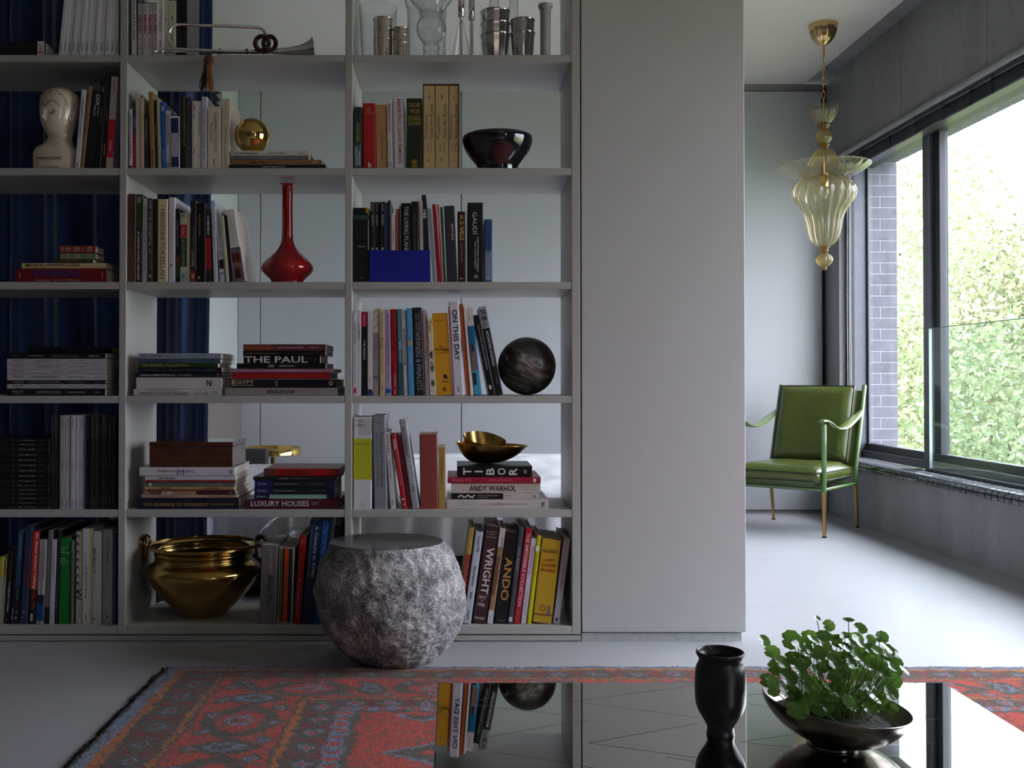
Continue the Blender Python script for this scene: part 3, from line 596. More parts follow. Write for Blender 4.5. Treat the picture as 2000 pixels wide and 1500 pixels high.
row('E', 2, 'middle', [
 ('brown paperback with dull dark lettering, leftmost', 88, 151, 212, 0, '5a3a2e', dict(t=[('SHIGERU BAN', .10, .47, .6, .4, '2c1812', 'b'), ('~8', .52, .66, .5, .25, '3c241a')])),
 ('green and black book about works 2004 to 2007', 155, 204, 215, 0, '12140f', dict(b=[(0, .38, '2c4420')], t=[('艾未', .03, .1, .5, .6, 'd0d0c8', 'b'), ('AI WEIWEI WORKS 2004-2007', .42, .98, .4, .45, 'd0d0d4', 'b')])),
 ('slim white paperback between green and maroon books', 210, 250, 252, 0, 'c2bcc2', dict(t=[('~26', .08, .92, .5, .28, '7a7078')])),
 ('maroon book reading OFF THE PEDESTAL', 254, 291, 250, 0, '3a141c', dict(t=[('OFF THE PEDESTAL', .02, .58, .5, .62, 'c8bcc0'), ('✽', .6, .66, .5, .5, 'c0a0a4'), ('~5', .72, .85, .5, .25, 'a08088'), ('♥', .91, .95, .5, .5, 'c0b0b4')])),
 ('very dark green book with blank spine', 293, 332, 255, 0, '0f1a12'),
 ('wide cream book reading MEISSENER PORZELLAN', 335, 423, 256, 0, 'd0bf9a', dict(hard=True, t=[('I MEISSENER PORZELLAN', .08, .96, .5, .42, '3a3022')])),
 ('tall white book with tiny red mark', 427, 487, 242, 0, 'cfc9d2', dict(hard=True, D=.24, t=[('~16', .2, .6, .4, .1, 'b09aa4'), ('■', .79, .815, .45, .25, 'a02838')])),
 ('black and green book with script lettering', 489, 528, 338, -2, '15181a', dict(b=[(.76, .94, '28502c'), (.64, .76, '6a3a22')], t=[('Los Medios y el Documento', .16, .52, .5, .45, 'c0c0c8')])),
 ('book with cream, red and dark green spine blocks', 530, 586, 375, -2, 'b8ae98', dict(b=[(.17, .35, 'a01a22'), (.36, .78, '1e3228'), (.84, 1, '9aa2ac')], t=[('MASSAR', .02, .07, .5, .7, '33302c', 'b'), ('WORKS', .2, .33, .5, .4, 'd8b0b0', 'b'), ('ARTISTIC PAINTING', .38, .77, .5, .45, '8a9a90', 'b'), ('@', .88, .95, .5, .5, '2c3440')])),
 ('thin cream paperback left of the dark brown one', 589, 612, 375, 0, 'cfc2a0'),
 ('dark brown book reading LOUVRE near its foot', 615, 663, 270, 0, '231c1c', dict(b=[(.86, 1, '7a3038')], t=[('~14', .32, .6, .6, .2, '8a8488'), ('LOUVRE', .62, .81, .5, .5, 'c8bcc0'), ('✿', .9, .96, .5, .5, 'd8a8a8')])),
 ('wide black book with gold script and orange emblem', 667, 745, 290, -2, '09090a', dict(D=.22, t=[('Bust Forever Never', .14, .43, .4, .22, 'b88a48'), ('✦', .92, .97, .3, .4, 'c87828')])),
 ('black paperback with a red label', 747, 798, 375, -4, '232021', dict(b=[(.36, .81, 'b0201a', .05, .95)], t=[('~12', .04, .33, .5, .4, 'c8c4c4'), ('LITERATURE', .42, .75, .5, .4, '8a1412', 'b')])),
 ('tall pale blue-white paperback leaning left', 815, 850, 270, -24, 'bac4cc', dict(t=[('~12', .15, .6, .5, .2, '7a8894')])),
 ('white paperback with typewriter lettering and blue mark', 866, 912, 345, -38, 'cfcdd6', dict(b=[(.69, .82, '1c1c24', .1, .95)], t=[('UNA NOCHE PARA UNA OBRA', .05, .66, .5, .4, '26262c', 'b'), ('L', .87, .97, .5, .5, '3a5aa8')])),
 ('narrow cream paperback leaning left', 920, 946, 400, -46, 'c8c2a2', dict()),
 ('dark slim book behind the big leaning white one', 950, 986, 395, -56, '1a1a1e', dict()),
 ('big leaning white slipcased book with photo of brick houses', 990, 1085, 352, -90, 'd2c8bd', dict(hard=True, D=.2, b=[(.53, .56, '55505c'), (.56, 1, '6a6670'), (.6, .74, '6a2a20', .1, .85), (.8, .96, '7a3a2c', .15, .8), (.64, .7, '3a1a14', .2, .4), (.64, .7, '3a1a14', .55, .75), (.84, .95, '241412', .3, .62)], t=[('~10', .15, .4, .55, .06, '6a6460')])),
], 'upright books left of the red vase')
row('F_', 2, 'right', [
 ('thick book with dark photographic spine, leftmost', 87, 220, 330, 0, '0d0f0d', dict(hard=True, b=[(0, .07, 'a87818', .78, 1), (.1, .16, '2c4a44'), (.57, 1, '1a1712')], t=[('Henley', .3, .8, .54, .16, 'b0b0a8', 'h'), ('~4', .42, .7, .95, .06, '8a8a84', 'h')])),
 *[(f"{['left', 'middle', 'right'][i]} of three matching black spines above the blue book", a, b, 282 - i, 0, '17151b', dict(D=.18, t=[('~8', .02, .12, .5, .35, '8a8088'), ('~12', .16, .3, .5, .4, '9a949c'), ('■', .57, .6, .5, .5, 'a8a4a8')])) for i, (a, b) in enumerate([(232, 266), (268, 305), (312, 358)])],
 ('narrow blue book above the cobalt card', 361, 378, 285, 0, '2a4a96', dict(D=.16)),
 ('narrow black-green book above the cobalt card', 380, 404, 268, 0, '0c1612', dict(D=.17)),
 ('cream narrow paperback above the cobalt card', 412, 444, 376, -4, 'cfc4b6', dict(D=.14, t=[('~7', .25, .45, .6, .3, '44404a')])),
 ('salmon paperback above the cobalt card', 448, 474, 340, -2, 'a85a4a', dict(D=.15)),
 ('thin dark grey-green paperback', 476, 488, 315, -2, '25302c', dict(D=.15)),
 ('black book reading THE LIVING PLANET', 490, 577, 290, 0, '0c0d10', dict(hard=True, t=[('THE LIVING PLANET', .04, .66, .55, .4, 'c8ccd0')])),
 ('black book with fine grey lettering', 580, 640, 276, 0, '0f0f12', dict(t=[('Letters to a Writer the Secret', .14, .62, .5, .22, '8a8a8e')])),
 ('slim beige paperback right of the black ones', 655, 684, 270, -10, 'b0a692', dict()),
 ('tall black paperback reading ree, leaning left', 702, 742, 222, -36, '16131c', dict(t=[('ree', .17, .27, .45, .7, 'd8d8dc', 'b')])),
 ('light grey paperback leaning left', 762, 792, 335, -42, '8a8c98', dict()),
 ('bright red paperback leaning left', 800, 832, 300, -44, 'b0101a', dict(hard=True)),
 ('slim pink-red paperback leaning left', 834, 850, 305, -36, 'c81c44', dict(t=[('~14', .1, .4, .5, .4, 'e8a0b0')])),
 ('slim green paperback leaning left', 853, 878, 325, -30, '2c5434', dict()),
 ('wide dark grey hardback with white and brown lettering', 882, 974, 315, -26, '2e2e33', dict(hard=True, t=[('MADURIAL', .24, .46, .72, .2, 'c8c8cc', 'b'), ('DES ~', .2, .28, .4, .2, '6a3a28'), ('~7', .3, .42, .4, .15, '5a3428')])),
 ('maroon hardback with cream capital lettering', 978, 1048, 362, -6, '3a1214', dict(hard=True, t=[('H. G. WELLS', .06, .41, .5, .5, 'd0b060', 'b'), ('LOVAT DICKSON', .45, .72, .45, .2, 'b89a90'), ('▙ U', .2, .75, .96, .22, 'c8b0a8', 'hb')])),
 ('widest black hardback, white spine letters, near the right', 1057, 1192, 286, -2, '0a0a0c', dict(hard=True, t=[('GAUDÍ', .12, .40, .5, .34, 'c8ccd0'), ('COMPLETE WORKS / DAS GESAMTE', .43, .87, .66, .1, 'b8bcc0', 'b'), ('WERK / L’ŒUVRE COMPLÈTE', .48, .83, .5, .1, 'b8bcc0', 'b'), ('Ⅲ', .45, .65, .95, .2, 'b8bcc0', 'hb')])),
 ('short blue book in a silvery wrapper, rightmost', 1200, 1270, 428, -2, '2c4c7c', dict(hard=True, b=[(.5, .97, '7a88a0', .1, .9)], t=[('The Baby Shop', .17, .55, .5, .3, '14284c'), ('b', .35, .6, .95, .3, 'd8dce4', 'hb')])),
], 'upright books on the third shelf, right bay')
a = uv('F_', 224, 955, S - .004); b = uv('F_', 740, 688, S - .004); zc = SZ[3]
cb = thing('book', 'cobalt blue booklet standing face out in front of the spines', 'book', (a.x, S - .004, zc), None)
MB().bbox(a.x, b.x, S + .0002, S + .0045, zc + .0002, b.z, .0003).build('cover', mat('cobalt', (.003, .008, .26), rough=.45), cb)
bt = MB(); rr = random.Random(3)
for (v0, w) in [(715, .25), (730, .2), (745, .28), (760, .18), (772, .2), (795, .85), (820, .22), (836, .25), (850, .2), (865, .18), (885, .22), (912, .5), (925, .12)]:
    z_ = uv('F_', 0, v0, S).z; cx_ = (a.x + b.x) / 2; hw = (b.x - a.x) * w / 2; bt.box(cx_ - hw, cx_ + hw, S - .0002, S + .0003, z_, z_ + .0008)
bt.build('lettering', mat('cobalt_ink', (.002, .006, .2), rough=.5), cb)
# ================= fourth shelf
PH = lambda mid, t0, t1, c='55505a', c2='8a868c': [('PHILLIPS', .055, .17, .6, .36, c), ('~7', .075, .15, .3, .12, c2), (mid, t0, t1, .5, .42, c), ('~11', .62, .8, .5, .25, c2), ('~5', .89, .95, .5, .2, c2)]
stack('G', 3, 'left', [
 ('black auction catalogue, lowest of the pile', 58, 893, 866, '0d0c0f', dict(t=PH('CONTEMPORARY ART & DESIGN', .3, .55, 'a8a4ac'))),
 ('white auction catalogue above the lowest black one', 60, 897, 825, 'b4acb4', dict(t=PH('UNDER THE INFLUENCE', .34, .55))),
 ('thin black auction catalogue between white ones', 60, 894, 795, '0e0d10', dict(t=PH('TWENTIETH CENTURY PHOTOGRAPHS', .21, .54, 'b0acb4'))),
 ('thick white auction catalogue in the middle of the pile', 60, 897, 738, 'b8b0b8', dict(t=PH('CONTEMPORARY ART  PART II', .25, .54))),
 ('thin white auction catalogue reading EDITIONS', 60, 897, 702, 'b4acb4', dict(t=PH('EDITIONS', .47, .55))),
 ('white auction catalogue, second white from top', 60, 897, 652, 'b8b0b8', dict(t=PH('CONTEMPORARY ART  PART I', .29, .55))),
 ('uppermost white auction catalogue', 60, 896, 610, 'bab2ba', dict(t=PH('CONTEMPORARY ART  PART I', .27, .54))),
 ('black catalogue lying on the white catalogues', 60, 895, 562, '0b0b0d', dict(t=[('~6', .05, .11, .5, .14, '8a8a90'), ('~9', .22, .37, .5, .2, 'a0a0a6'), ('FIVE DECADES OF PASSION', .46, .72, .45, .25, 'a0a0a6'), ('SPIRITUAL', .83, .94, .45, .35, 'c0c0c4')])),
 ('black book set back on top of the catalogue pile', 238, 955, 508, '060608', dict(y=.03, hard=True)),
], 'auction catalogues piled on the fourth shelf')
stack('H', 3, 'middle', [
 ('white book reading TWENTIETH CENTURY DESIGNERS, lowest', 135, 880, 868, 'c2bab4', dict(t=[('TWENTIETH CENTURY DESIGNERS', .05, .63, .3, .48, '2a282a'), ('THE ILLUSTRATED DICTIONARY OF', .17, .51, .78, .22, '55504e'), ('INTRODUCTION BY', .7, .84, .75, .16, '66605e'), ('PETER DORMER', .69, .86, .3, .3, '3a3634'), ('N5', .9, .96, .5, .5, '66605e')])),
 ('thick blank white book with slanted black monogram', 157, 880, 770, 'c2b9b6', dict(t=[('N', .83, .88, .5, .55, '202024', 'b'), ('∕∕', .87, .91, .5, .5, '202024')])),
 ('black book with small pale lettering, left pile', 150, 885, 727, '171518', dict(hard=True, t=[('~22', .06, .46, .45, .3, 'b8b8bc'), ('~9', .5, .65, .45, .25, 'a0a0a4'), ('▪', .95, .96, .5, .4, 'a0a0a4')])),
 ('navy-black book with blue italic title, left pile', 172, 884, 686, '0c1118', dict(t=[('Van Donk: The Thames of Mysteries', .06, .75, .45, .35, '5a7a96'), ('~10', .79, .95, .6, .2, '4a6a86'), ('~7', .79, .9, .3, .2, '4a6a86')])),
 ('green book reading THE BURRELL COLLECTION', 178, 850, 650, '26320c', dict(t=[('THE BURRELL COLLECTION', .035, .64, .5, .62, 'b8b478'), ('~1', .95, .955, .5, .7, '9a9a50')])),
 ('teal book with dark lettering, left pile', 172, 872, 612, '3c5860', dict(t=[('Otto Wagner & Co.', .08, .38, .5, .5, '14242c', 'b'), ('2010', .86, .92, .5, .5, '14242c')])),
 ('pale grey-blue book, top of the left pile', 178, 878, 565, '8a929c', dict(t=[('~4', .03, .1, .5, .2, '4a5058'), ('~18', .15, .52, .5, .2, '4a5058'), ('~12', .6, .8, .5, .2, '4a5058'), ('~4', .9, .96, .5, .2, '4a5058')])),
], 'left pile on the fourth shelf, middle bay')
stack('H', 3, 'middle', [
 ('grey-beige book reading BOOK OF LOVE', 910, 1865, 858, '8f8782', dict(D=.21, t=[('BOOK OF LOVE', .38, .62, .5, .5, '2a2624', 'b')])),
 ('blue-black book reading EGYPT in cream', 960, 1855, 786, '0b0c16', dict(hard=True, D=.24, t=[('E', .01, .05, .68, .5, 'd0bc8a', 'b'), ('GYPT', .055, .22, .65, .38, 'd0bc8a', 'b'), ('~14', .01, .22, .28, .14, 'b0a078'), ('~1', .42, .43, .5, .7, 'a88038'), ('~1', .435, .442, .5, .7, 'c8b898'), ('◎', .93, .97, .55, .5, 'd0bc7a')])),
 ('bright red book with faint spine, right pile', 972, 1802, 728, '96141a', dict(hard=True, D=.23, t=[('~24', .05, .7, .5, .14, 'b02a2c')])),
 ('thin lilac-pink book, right pile', 965, 1828, 696, 'a06c88', dict(D=.24, t=[('~14', .35, .67, .5, .25, 'c0a0b4')])),
 ('black book with 2008 in white', 1010, 1766, 650, '0c0b0e', dict(D=.2, t=[('2008', .35, .42, .5, .5, 'c0c0c4'), ('nanimarquina', .48, .65, .5, .36, 'c0c0c4', 'b')])),
 ('black book reading THE PAUL in large white letters', 1068, 1718, 584, '09080a', dict(D=.19, t=[('THE PAUL', .01, .84, .48, .86, 'cdc6c6', 'b'), ('◣', .93, .965, .5, .3, 'b01818')])),
 ('thin black book above the large white lettering', 1064, 1762, 543, '0a090b', dict(D=.2, t=[('~18', .03, .44, .4, .18, '8a7a50'), ('~14', .7, .96, .4, .16, '7a2a30')])),
 ('orange-brown book on top of the right pile', 1066, 1766, 488, '7c3a2a', dict(D=.2, b=[(.34, 1, '5a2830')], t=[('marrakech', .05, .2, .5, .45, 'a85a38'), ('biennale', .21, .4, .5, .42, 'a85a38'), ('about modern art in africa', .42, .73, .5, .25, 'd0c0c0', 'b'), ('~5', .8, .92, .5, .22, 'a88088')])),
], 'right pile on the fourth shelf, middle bay')
row('I', 3, 'right', [
 ('slim white paperback reading HEARTLAND', 84, 119, 222, 0, 'd0ccd4', dict(t=[('HEARTLAND', .12, .38, .55, .5, '26262c'), ('~14', .44, .86, .55, .22, '8a8a94'), ('♥', .9, .975, .5, .7, 'c01828')])),
 ('slim white paperback second from the left', 122, 152, 200, 0, 'd2ced6', dict(t=[('Ettore Messina', .16, .34, .5, .45, '26262c', 'b')])),
 ('black book with red top reading THE PRADO', 156, 206, 212, 0, '101013', dict(b=[(0, .18, 'b01432')], t=[('PRADO', .04, .17, .5, .3, 'e0a0b0', 'b'), ('THE PRADO', .34, .57, .5, .4, 'd8d8dc')])),
 ('white paperback with purple foot', 208, 250, 207, 0, 'cfc8cc', dict(b=[(.945, 1, '3a2a7a'), (.925, .945, '1c1c28', .1, .9)], t=[('~6', .78, .85, .5, .2, '8a8490')])),
 ('cream book with black diagonal stripes at the top', 254, 305, 182, 0, '96928e', dict(b=[(0, .28, 'cfc6b4')], t=[('╲', .0, .07, .5, 1.0, '15151a', 'b'), ('╲', .08, .15, .5, 1.0, '15151a', 'b'), ('╲', .17, .24, .5, 1.0, '15151a', 'b'), ('~14', .3, .6, .5, .15, '6a6662'), ('▦', .77, .82, .5, .5, '33302e')])),
 ('pale tan paperback with green script', 313, 356, 195, -6, 'c8b48c', dict(t=[('The Concise Book of', .03, .3, .5, .4, '6a6a48'), ('Pints', .33, .46, .5, .6, '3a4a2c'), ('Natural and Artful', .5, .73, .5, .4, '6a6a48'), ('~4', .88, .95, .5, .25, '6a6a48')])),
 ('lilac paperback reading HISTORY OF MODERN DESIGN', 362, 411, 195, -12, 'b09ac0', dict(b=[(.92, .97, '2c4ca8', .05, .95)], t=[('HISTORY OF MODERN DESIGN', .05, .65, .5, .5, '7a2a64'), ('~8', .7, .84, .5, .2, '7a4a78')])),
 ('bright red hardback among the paperbacks', 420, 468, 190, -16, 'b4141e', dict(hard=True, t=[('~20', .05, .5, .5, .3, '7c0c14'), ('~6', .75, .9, .5, .25, 'e0b0b0'), ('14', .93, .97, .5, .4, 'e8d0d0')])),
 ('teal paperback reading CHINA', 473, 515, 190, -16, '44787e', dict(b=[(.62, 1, '2c5a5c')], t=[('~12', .05, .34, .4, .2, '8ab0b4'), ('CHINA', .37, .47, .5, .4, 'e0e8e8', 'b'), ('~8', .5, .62, .5, .2, 'a0c0c0')])),
 ('slim white paperback with bold black sign lettering', 518, 551, 195, -20, 'cfc8ca', dict(t=[('AKINAC', .03, .12, .5, .4, '55505a'), ('AND LAUGH ALICE', .22, .42, .5, .55, '15151a', 'b'), ('DOWN TOP HOME', .44, .65, .5, .5, '15151a', 'b'), ('C', .93, .97, .5, .5, '26262c')])),
 ('sky blue book with tan strip', 556, 603, 182, -20, '4a94c8', dict(b=[(.37, .43, 'b89a80', .1, .95)], t=[('~16', .04, .34, .5, .2, '8ac0e0'), ('~8', .5, .66, .5, .25, 'a0cce4')])),
 ('wide black book reading WINNERS & FINALISTS', 609, 696, 178, -26, '17161a', dict(hard=True, t=[('LIA 2008', .07, .26, .7, .22, '9a9aa0'), ('I&A 2008', .07, .26, .42, .2, '8a8a90'), ('WINNERS & FINALISTS', .27, .94, .52, .5, 'a0a0a6')])),
 ('pinkish grey paperback with red lettering', 700, 732, 195, -26, 'b0949a', dict(t=[('ARCHITECTURAL VISION', .3, .6, .5, .4, 'b03848'), ('~6', .74, .84, .5, .3, 'a06070')])),
 ('cream book with green plant drawing', 752, 795, 262, -40, 'd8ccae', dict(t=[('Trees', .04, .18, .5, .8, '8a6a20'), ('❦', .42, .54, .5, .9, '2c2418'), ('❧', .56, .70, .5, .9, '4a6a34'), ('●', .8, .88, .4, .8, '3c5a30')])),
 ('thick yellow paperback about design with chair drawing', 799, 935, 228, -46, 'd2961c', dict(t=[('Mel Byars', .2, .8, .1, .09, '3a2a0c', 'hb'), ('The', .3, .58, .42, .12, '1c140a', 'hb'), ('Design', .08, .96, .465, .2, '1c140a', 'hb'), ('Encyclopedia', .08, .94, .495, .09, '3a2a0c', 'h'), ('♞', .45, .75, .80, .3, '141024', 'h'), ('MoMA', .4, .8, .845, .1, '1c140a', 'hb'), ('K', .42, .68, .95, .24, '1c140a', 'hb')])),
 ('thin red book just left of ON THIS DAY', 936, 941, 170, -46, '8a1420', dict(D=.18)),
 ('tallest white book reading ON THIS DAY', 942, 1026, 128, -44, 'd0cbd8', dict(hard=True, t=[('ON THIS DAY', .09, .63, .55, .52, '141416', 'b'), ('印', .91, .96, .5, .3, '3a3a42')])),
 ('orange paperback leaning left', 1050, 1079, 148, -64, 'c4541c', dict(D=.18)),
 ('thin cream paperback leaning left beside the orange one', 1081, 1100, 155, -62, 'd8d0c4', dict(D=.18)),
 ('book with swimmer in blue water on its spine', 1120, 1180, 180, -80, '1c7cb4', dict(hard=True, D=.2, b=[(0, .21, 'd4ccd0'), (.42, .72, '8a6258', .1, .75), (.42, .5, '2a1c18', .2, .6), (.72, .98, '4aa4c4'), (.74, .88, '16323c', .0, .5)], t=[('~6', .04, .16, .4, .15, '55505a'), ('~30', .22, .42, .5, .8, '14648c')])),
 ('black book leaning left with small white lettering', 1242, 1298, 245, -136, '0c0c0e', dict(hard=True, D=.2, t=[('Letters to a Writer the Secret of DEVOTION', .12, .68, .5, .3, 'b8b8bc'), ('●', .87, .93, .4, .4, 'c8c8cc')])),
 ('silver-topped black book leaning against the stone ball', 1300, 1364, 175, -150, '131316', dict(hard=True, D=.2, b=[(0, .245, '9a9ca2')], t=[('武當山', .03, .23, .5, .7, '15151a', 'b'), ('MOUNTAIN WUDANG', .28, .67, .5, .4, 'c8c8cc', 'b'), ('~5', .78, .88, .5, .2, '6a6a70')])),
], 'upright books left of the stone ball')
# ================= fifth shelf
vt = [332, 366, 403, 448, 495, 540, 582, 628, 673, 715, 750, 785, 822, 860, 898]
N_ = ['lowest', 'second from bottom', 'third from bottom', 'fourth from bottom', 'fifth from bottom', 'sixth from bottom', 'seventh from bottom', 'middle one', 'seventh from top', 'sixth from top', 'fifth from top', 'fourth from top', 'third from top', 'second from top', 'topmost']
stack('J', 4, 'left', [(f"", -330, 412 + (i * 5 % 4), v, '0b0b0e' if i % 3 else '101014', dict(y=(i % 4) * .002, label=f"{N_[i]} of fifteen black dotted volumes lying on the fifth shelf", t=[('●', .585, .605, .5, .5, '4a4a50'), *[('●', .66 + k * .02, .672 + k * .02, .5, .28, ['8a8a90', '8a8a90', 'a08a40', '9a9aa0', 'a05a48'][(i * 3 + k * 2) % 5] if k != (i * 4) % 10 else 'd8d8dc') for k in range(10)], ('~5', .9, .95, .5, .12, '55555c')])) for i, v in enumerate(vt[::-1])], 'black dotted volumes in a pile')
row('J', 4, 'left', [(f"", a, b, 138 + i % 3, 0, '0e0d0f', dict(D=.19, cat='magazine', name='magazine', label=f"{['left', 'middle', 'right'][i]} of three black magazines left of the white ones, fifth shelf", t=[('~10', .03, .2, .5, .3, '55504c'), ('~8', .5, .62, .5, .2, '44403c'), ('~5', .9, .97, .5, .2, '55504c')])) for i, (a, b) in enumerate([(422, 448), (450, 474), (476, 503)])] + [
 (f"", a, b, 137, 0, c, dict(D=.19, cat='magazine', name='magazine', label=f"{w} white magazine between the black ones, fifth shelf, left bay", t=[('~8', .03, .14, .5, .25, '66606a'), ('~5', .5, .57, .5, .2, '66606a'), ('~5', .9, .97, .5, .25, '66606a')])) for a, b, c, w in ((506, 548, 'a8a09a', 'greyest leftmost'), (553, 592, 'c0bac4', 'second'), (598, 631, 'c4bcc4', 'third'), (635, 666, 'c2bac2', 'fourth'), (671, 712, 'c6bec8', 'rightmost'))] + [
 ('thin blue-edged magazine right of the white ones', 713, 722, 140, 0, '1c3a68', dict(D=.19))] + [
 (f"", a, b, 136 + i % 3, 0, '100e10' if i % 2 else '0d0c0c', dict(D=.19, cat='magazine', name='magazine', label=f"{ORD[i]} of eight black magazines beside the upright, fifth shelf", t=[('~12', .02, .25, .5, .28, '5a544e'), ('~7', .46, .56, .5, .22, '4a4642'), ('~5', .88, .96, .5, .22, '55504c')])) for i, (a, b) in enumerate([(726, 757), (759, 788), (790, 820), (822, 850), (852, 881), (883, 912), (914, 944), (946, 980)])], 'thin magazines on the fifth shelf')
zk = stack('K', 4, 'middle', [
 ('navy book reading THE GRAMMAR OF ORNAMENT, lowest', 165, 1030, 838, '10132a', dict(hard=True, D=.26, t=[('THE GRAMMAR OF ORNAMENT', .06, .70, .42, .3, '9a7e3c', 'b'), ('OWEN JONES', .715, .95, .42, .24, '9a7e3c', 'b')])),
 ('thin beige book above the navy one', 200, 1015, 808, 'b49a80', dict(t=[('~20', .02, .4, .5, .3, '6a5a6a'), ('~10', .7, .95, .5, .25, '4a4038')])),
 ('mottled brown paperback with black and white title', 215, 1000, 780, '9a7a60', dict(b=[(.2, .3, 'd0c8c0'), (.58, 1, '3a1c18'), (.3, .56, 'c09a80')], t=[('HARDCORE', .07, .2, .5, .6, '1c1614', 'b'), ('1994', .21, .26, .5, .6, 'a02028', 'b'), ('~12', .33, .55, .5, .3, '3a2018'), ('~3', .93, .97, .5, .3, 'd8d0c8')])),
 ('very thin red paperback in the pile', 250, 990, 768, '8a1218'),
 ('tan paperback with two black words', 230, 990, 740, 'a88a60', dict(t=[('STEEL POWERS', .17, .3, .5, .6, '2c2014', 'b'), ('LAWRENCE WEINER', .66, .83, .5, .6, '2c2014', 'b')])),
 ('grey-green paperback with small white square', 232, 995, 706, '56645a', dict(t=[('■', .045, .075, .5, .65, 'd8d8d4'), ('I Navigatori di Augusto Cuore', .57, .87, .5, .35, 'c0c4b8')])),
 ('thin red paperback with faint lettering', 232, 1002, 686, '8e1c22', dict(t=[('~12', .1, .23, .5, .25, 'c07070'), ('~8', .6, .7, .5, .2, 'c07070')])),
 ('white paperback under the thick white book', 232, 1000, 652, 'c8c0cc', dict(t=[('Ettore Mazzina', .15, .33, .5, .5, '26242c', 'b')])),
 ('thick white book with blue handwritten title', 185, 990, 578, 'cbc4cc', dict(hard=True, D=.24, t=[('The Collector as Hero', .19, .38, .62, .2, '44404a', 'b'), ('M', .4, .47, .45, .66, '1c2c80'), ('arc', .48, .58, .55, .3, '1c2c80'), ('EB', .95, .975, .5, .45, '26242c', 'b')])),
], 'left pile on the fifth shelf, middle bay')
stack('K', 4, 'middle', [
 ('maroon book reading LUXURY HOUSES, lowest', 1078, 1882, 850, '4c0c18', dict(hard=True, D=.22, t=[('LUXURY HOUSES', .065, .68, .58, .55, 'd0c8cc', 'b'), ('CITY', .71, .78, .58, .3, 'd0c8cc')])),
 ('navy catalogue with pale mint panel', 1158, 1842, 805, '161c4a', dict(b=[(.19, .9, '8ab0a0', .08, .92)], t=[("Sotheby's", .025, .15, .5, .5, 'b8bcd0')])),
 ('black catalogue with navy end, middle of pile', 1160, 1842, 748, '14131a', dict(b=[(0, .22, '161e5c'), (.93, 1, '161e5c')], t=[("Sotheby's", .04, .16, .5, .4, 'c0c4d8'), ('~18', .24, .52, .5, .16, '8a8a92'), ('~12', .7, .9, .5, .14, '70707a')])),
 ('black catalogue with navy end, upper of the two', 1162, 1842, 688, '15141a', dict(b=[(0, .22, '161e5c'), (.93, 1, '161e5c')], t=[("Sotheby's", .04, .16, .5, .4, 'c0c4d8'), ('~16', .24, .56, .5, .16, '8a8a92'), ('~12', .7, .9, .5, .14, '70707a')])),
 ('black book with tiny pale lettering under the red one', 1150, 1862, 655, '1a191f', dict(t=[('ANNE POIRIER', .31, .42, .5, .35, 'a8a8b0', 'b'), ('~16', .45, .68, .5, .2, '70707a')])),
 ('red book with black characters, top of right pile', 1240, 1882, 588, '9c1614', dict(hard=True, D=.2, b=[(0, .14, '4c3c38')], t=[('大清歴史', .19, .62, .5, .6, '1c0a0a', 'r'), ('血', .02, .12, .5, .6, '8a2420'), ('@', .88, .95, .5, .4, 'c04038')])),
], 'right pile on the fifth shelf, middle bay')
row('L', 4, 'right', [
 ('thick white book with broad yellow-green band', 88, 246, 150, 0, 'd0ccd0', dict(hard=True, D=.2, b=[(.235, .68, 'b4b428'), (.02, .2, 'bcb6ba', .3, 1)], t=[('A Day', .06, .5, .055, .12, '3a3a40', 'h'), ('at elBulli', .03, .65, .1, .12, '3a3a40', 'h'), ('Ferran Adrià', .02, .9, .305, .12, '5a5a18', 'h'), ('Ⓘ', .4, .58, .975, .18, '4a4a50', 'h')])),
 ('grey book with large black portraiture title', 266, 378, 135, -18, '85878e', dict(hard=True, t=[('Rubin', .22, .7, .09, .14, '33343a', 'h'), ('Picasso and Portraiture', .18, .76, .66, .26, '26272c'), ('Representation and Transformation', .19, .76, .3, .17, '33343a'), ('The Museum of', .2, .8, .92, .1, '4a4b50', 'h'), ('Modern Art', .2, .75, .95, .1, '4a4b50', 'h')])),
 ('slim white book with red and grey dots of lettering', 406, 449, 275, -52, 'cfc6c4', dict(D=.18, t=[('~6', .04, .3, .5, .3, 'b04848'), ('~12', .38, .6, .5, .25, '6a6464'), ('~4', .88, .96, .5, .25, '55505a')])),
 ('red book leaning left with white title', 500, 546, 302, -96, 'aa1220', dict(hard=True, D=.17, t=[('WORKERS', .06, .2, .5, .5, 'e8d0d0', 'b'), ('Stories from Somewhere Else Again', .22, .7, .5, .3, 'd8a8a8'), ('▮ E', .86, .96, .5, .35, 'e8d8d8', 'b')])),
 ('dark red book leaning left', 549, 584, 305, -92, '741422', dict(D=.17, t=[('~16', .1, .85, .5, .3, '4a0a14')])),
 ('silver-grey book leaning left, streaked cover', 588, 650, 180, -112, '9a9a9e', dict(hard=True, D=.14, t=[('~14', .08, .4, .4, .3, '4a4a50'), ('CELERANT', .44, .72, .5, .5, 'c8c8cc', 'b'), ('~4', .76, .82, .5, .3, '4a4a50')])),
 ('thick salmon-brown book with faded spine', 656, 808, 297, -8, '8c4038', dict(hard=True, D=.19)),
 ('small tan book beside the salmon one', 811, 868, 408, 0, 'b08a48', dict(D=.15, t=[('~16', .18, .6, .5, .2, '6a4c20')])),
], 'upright books on the fifth shelf, right bay')
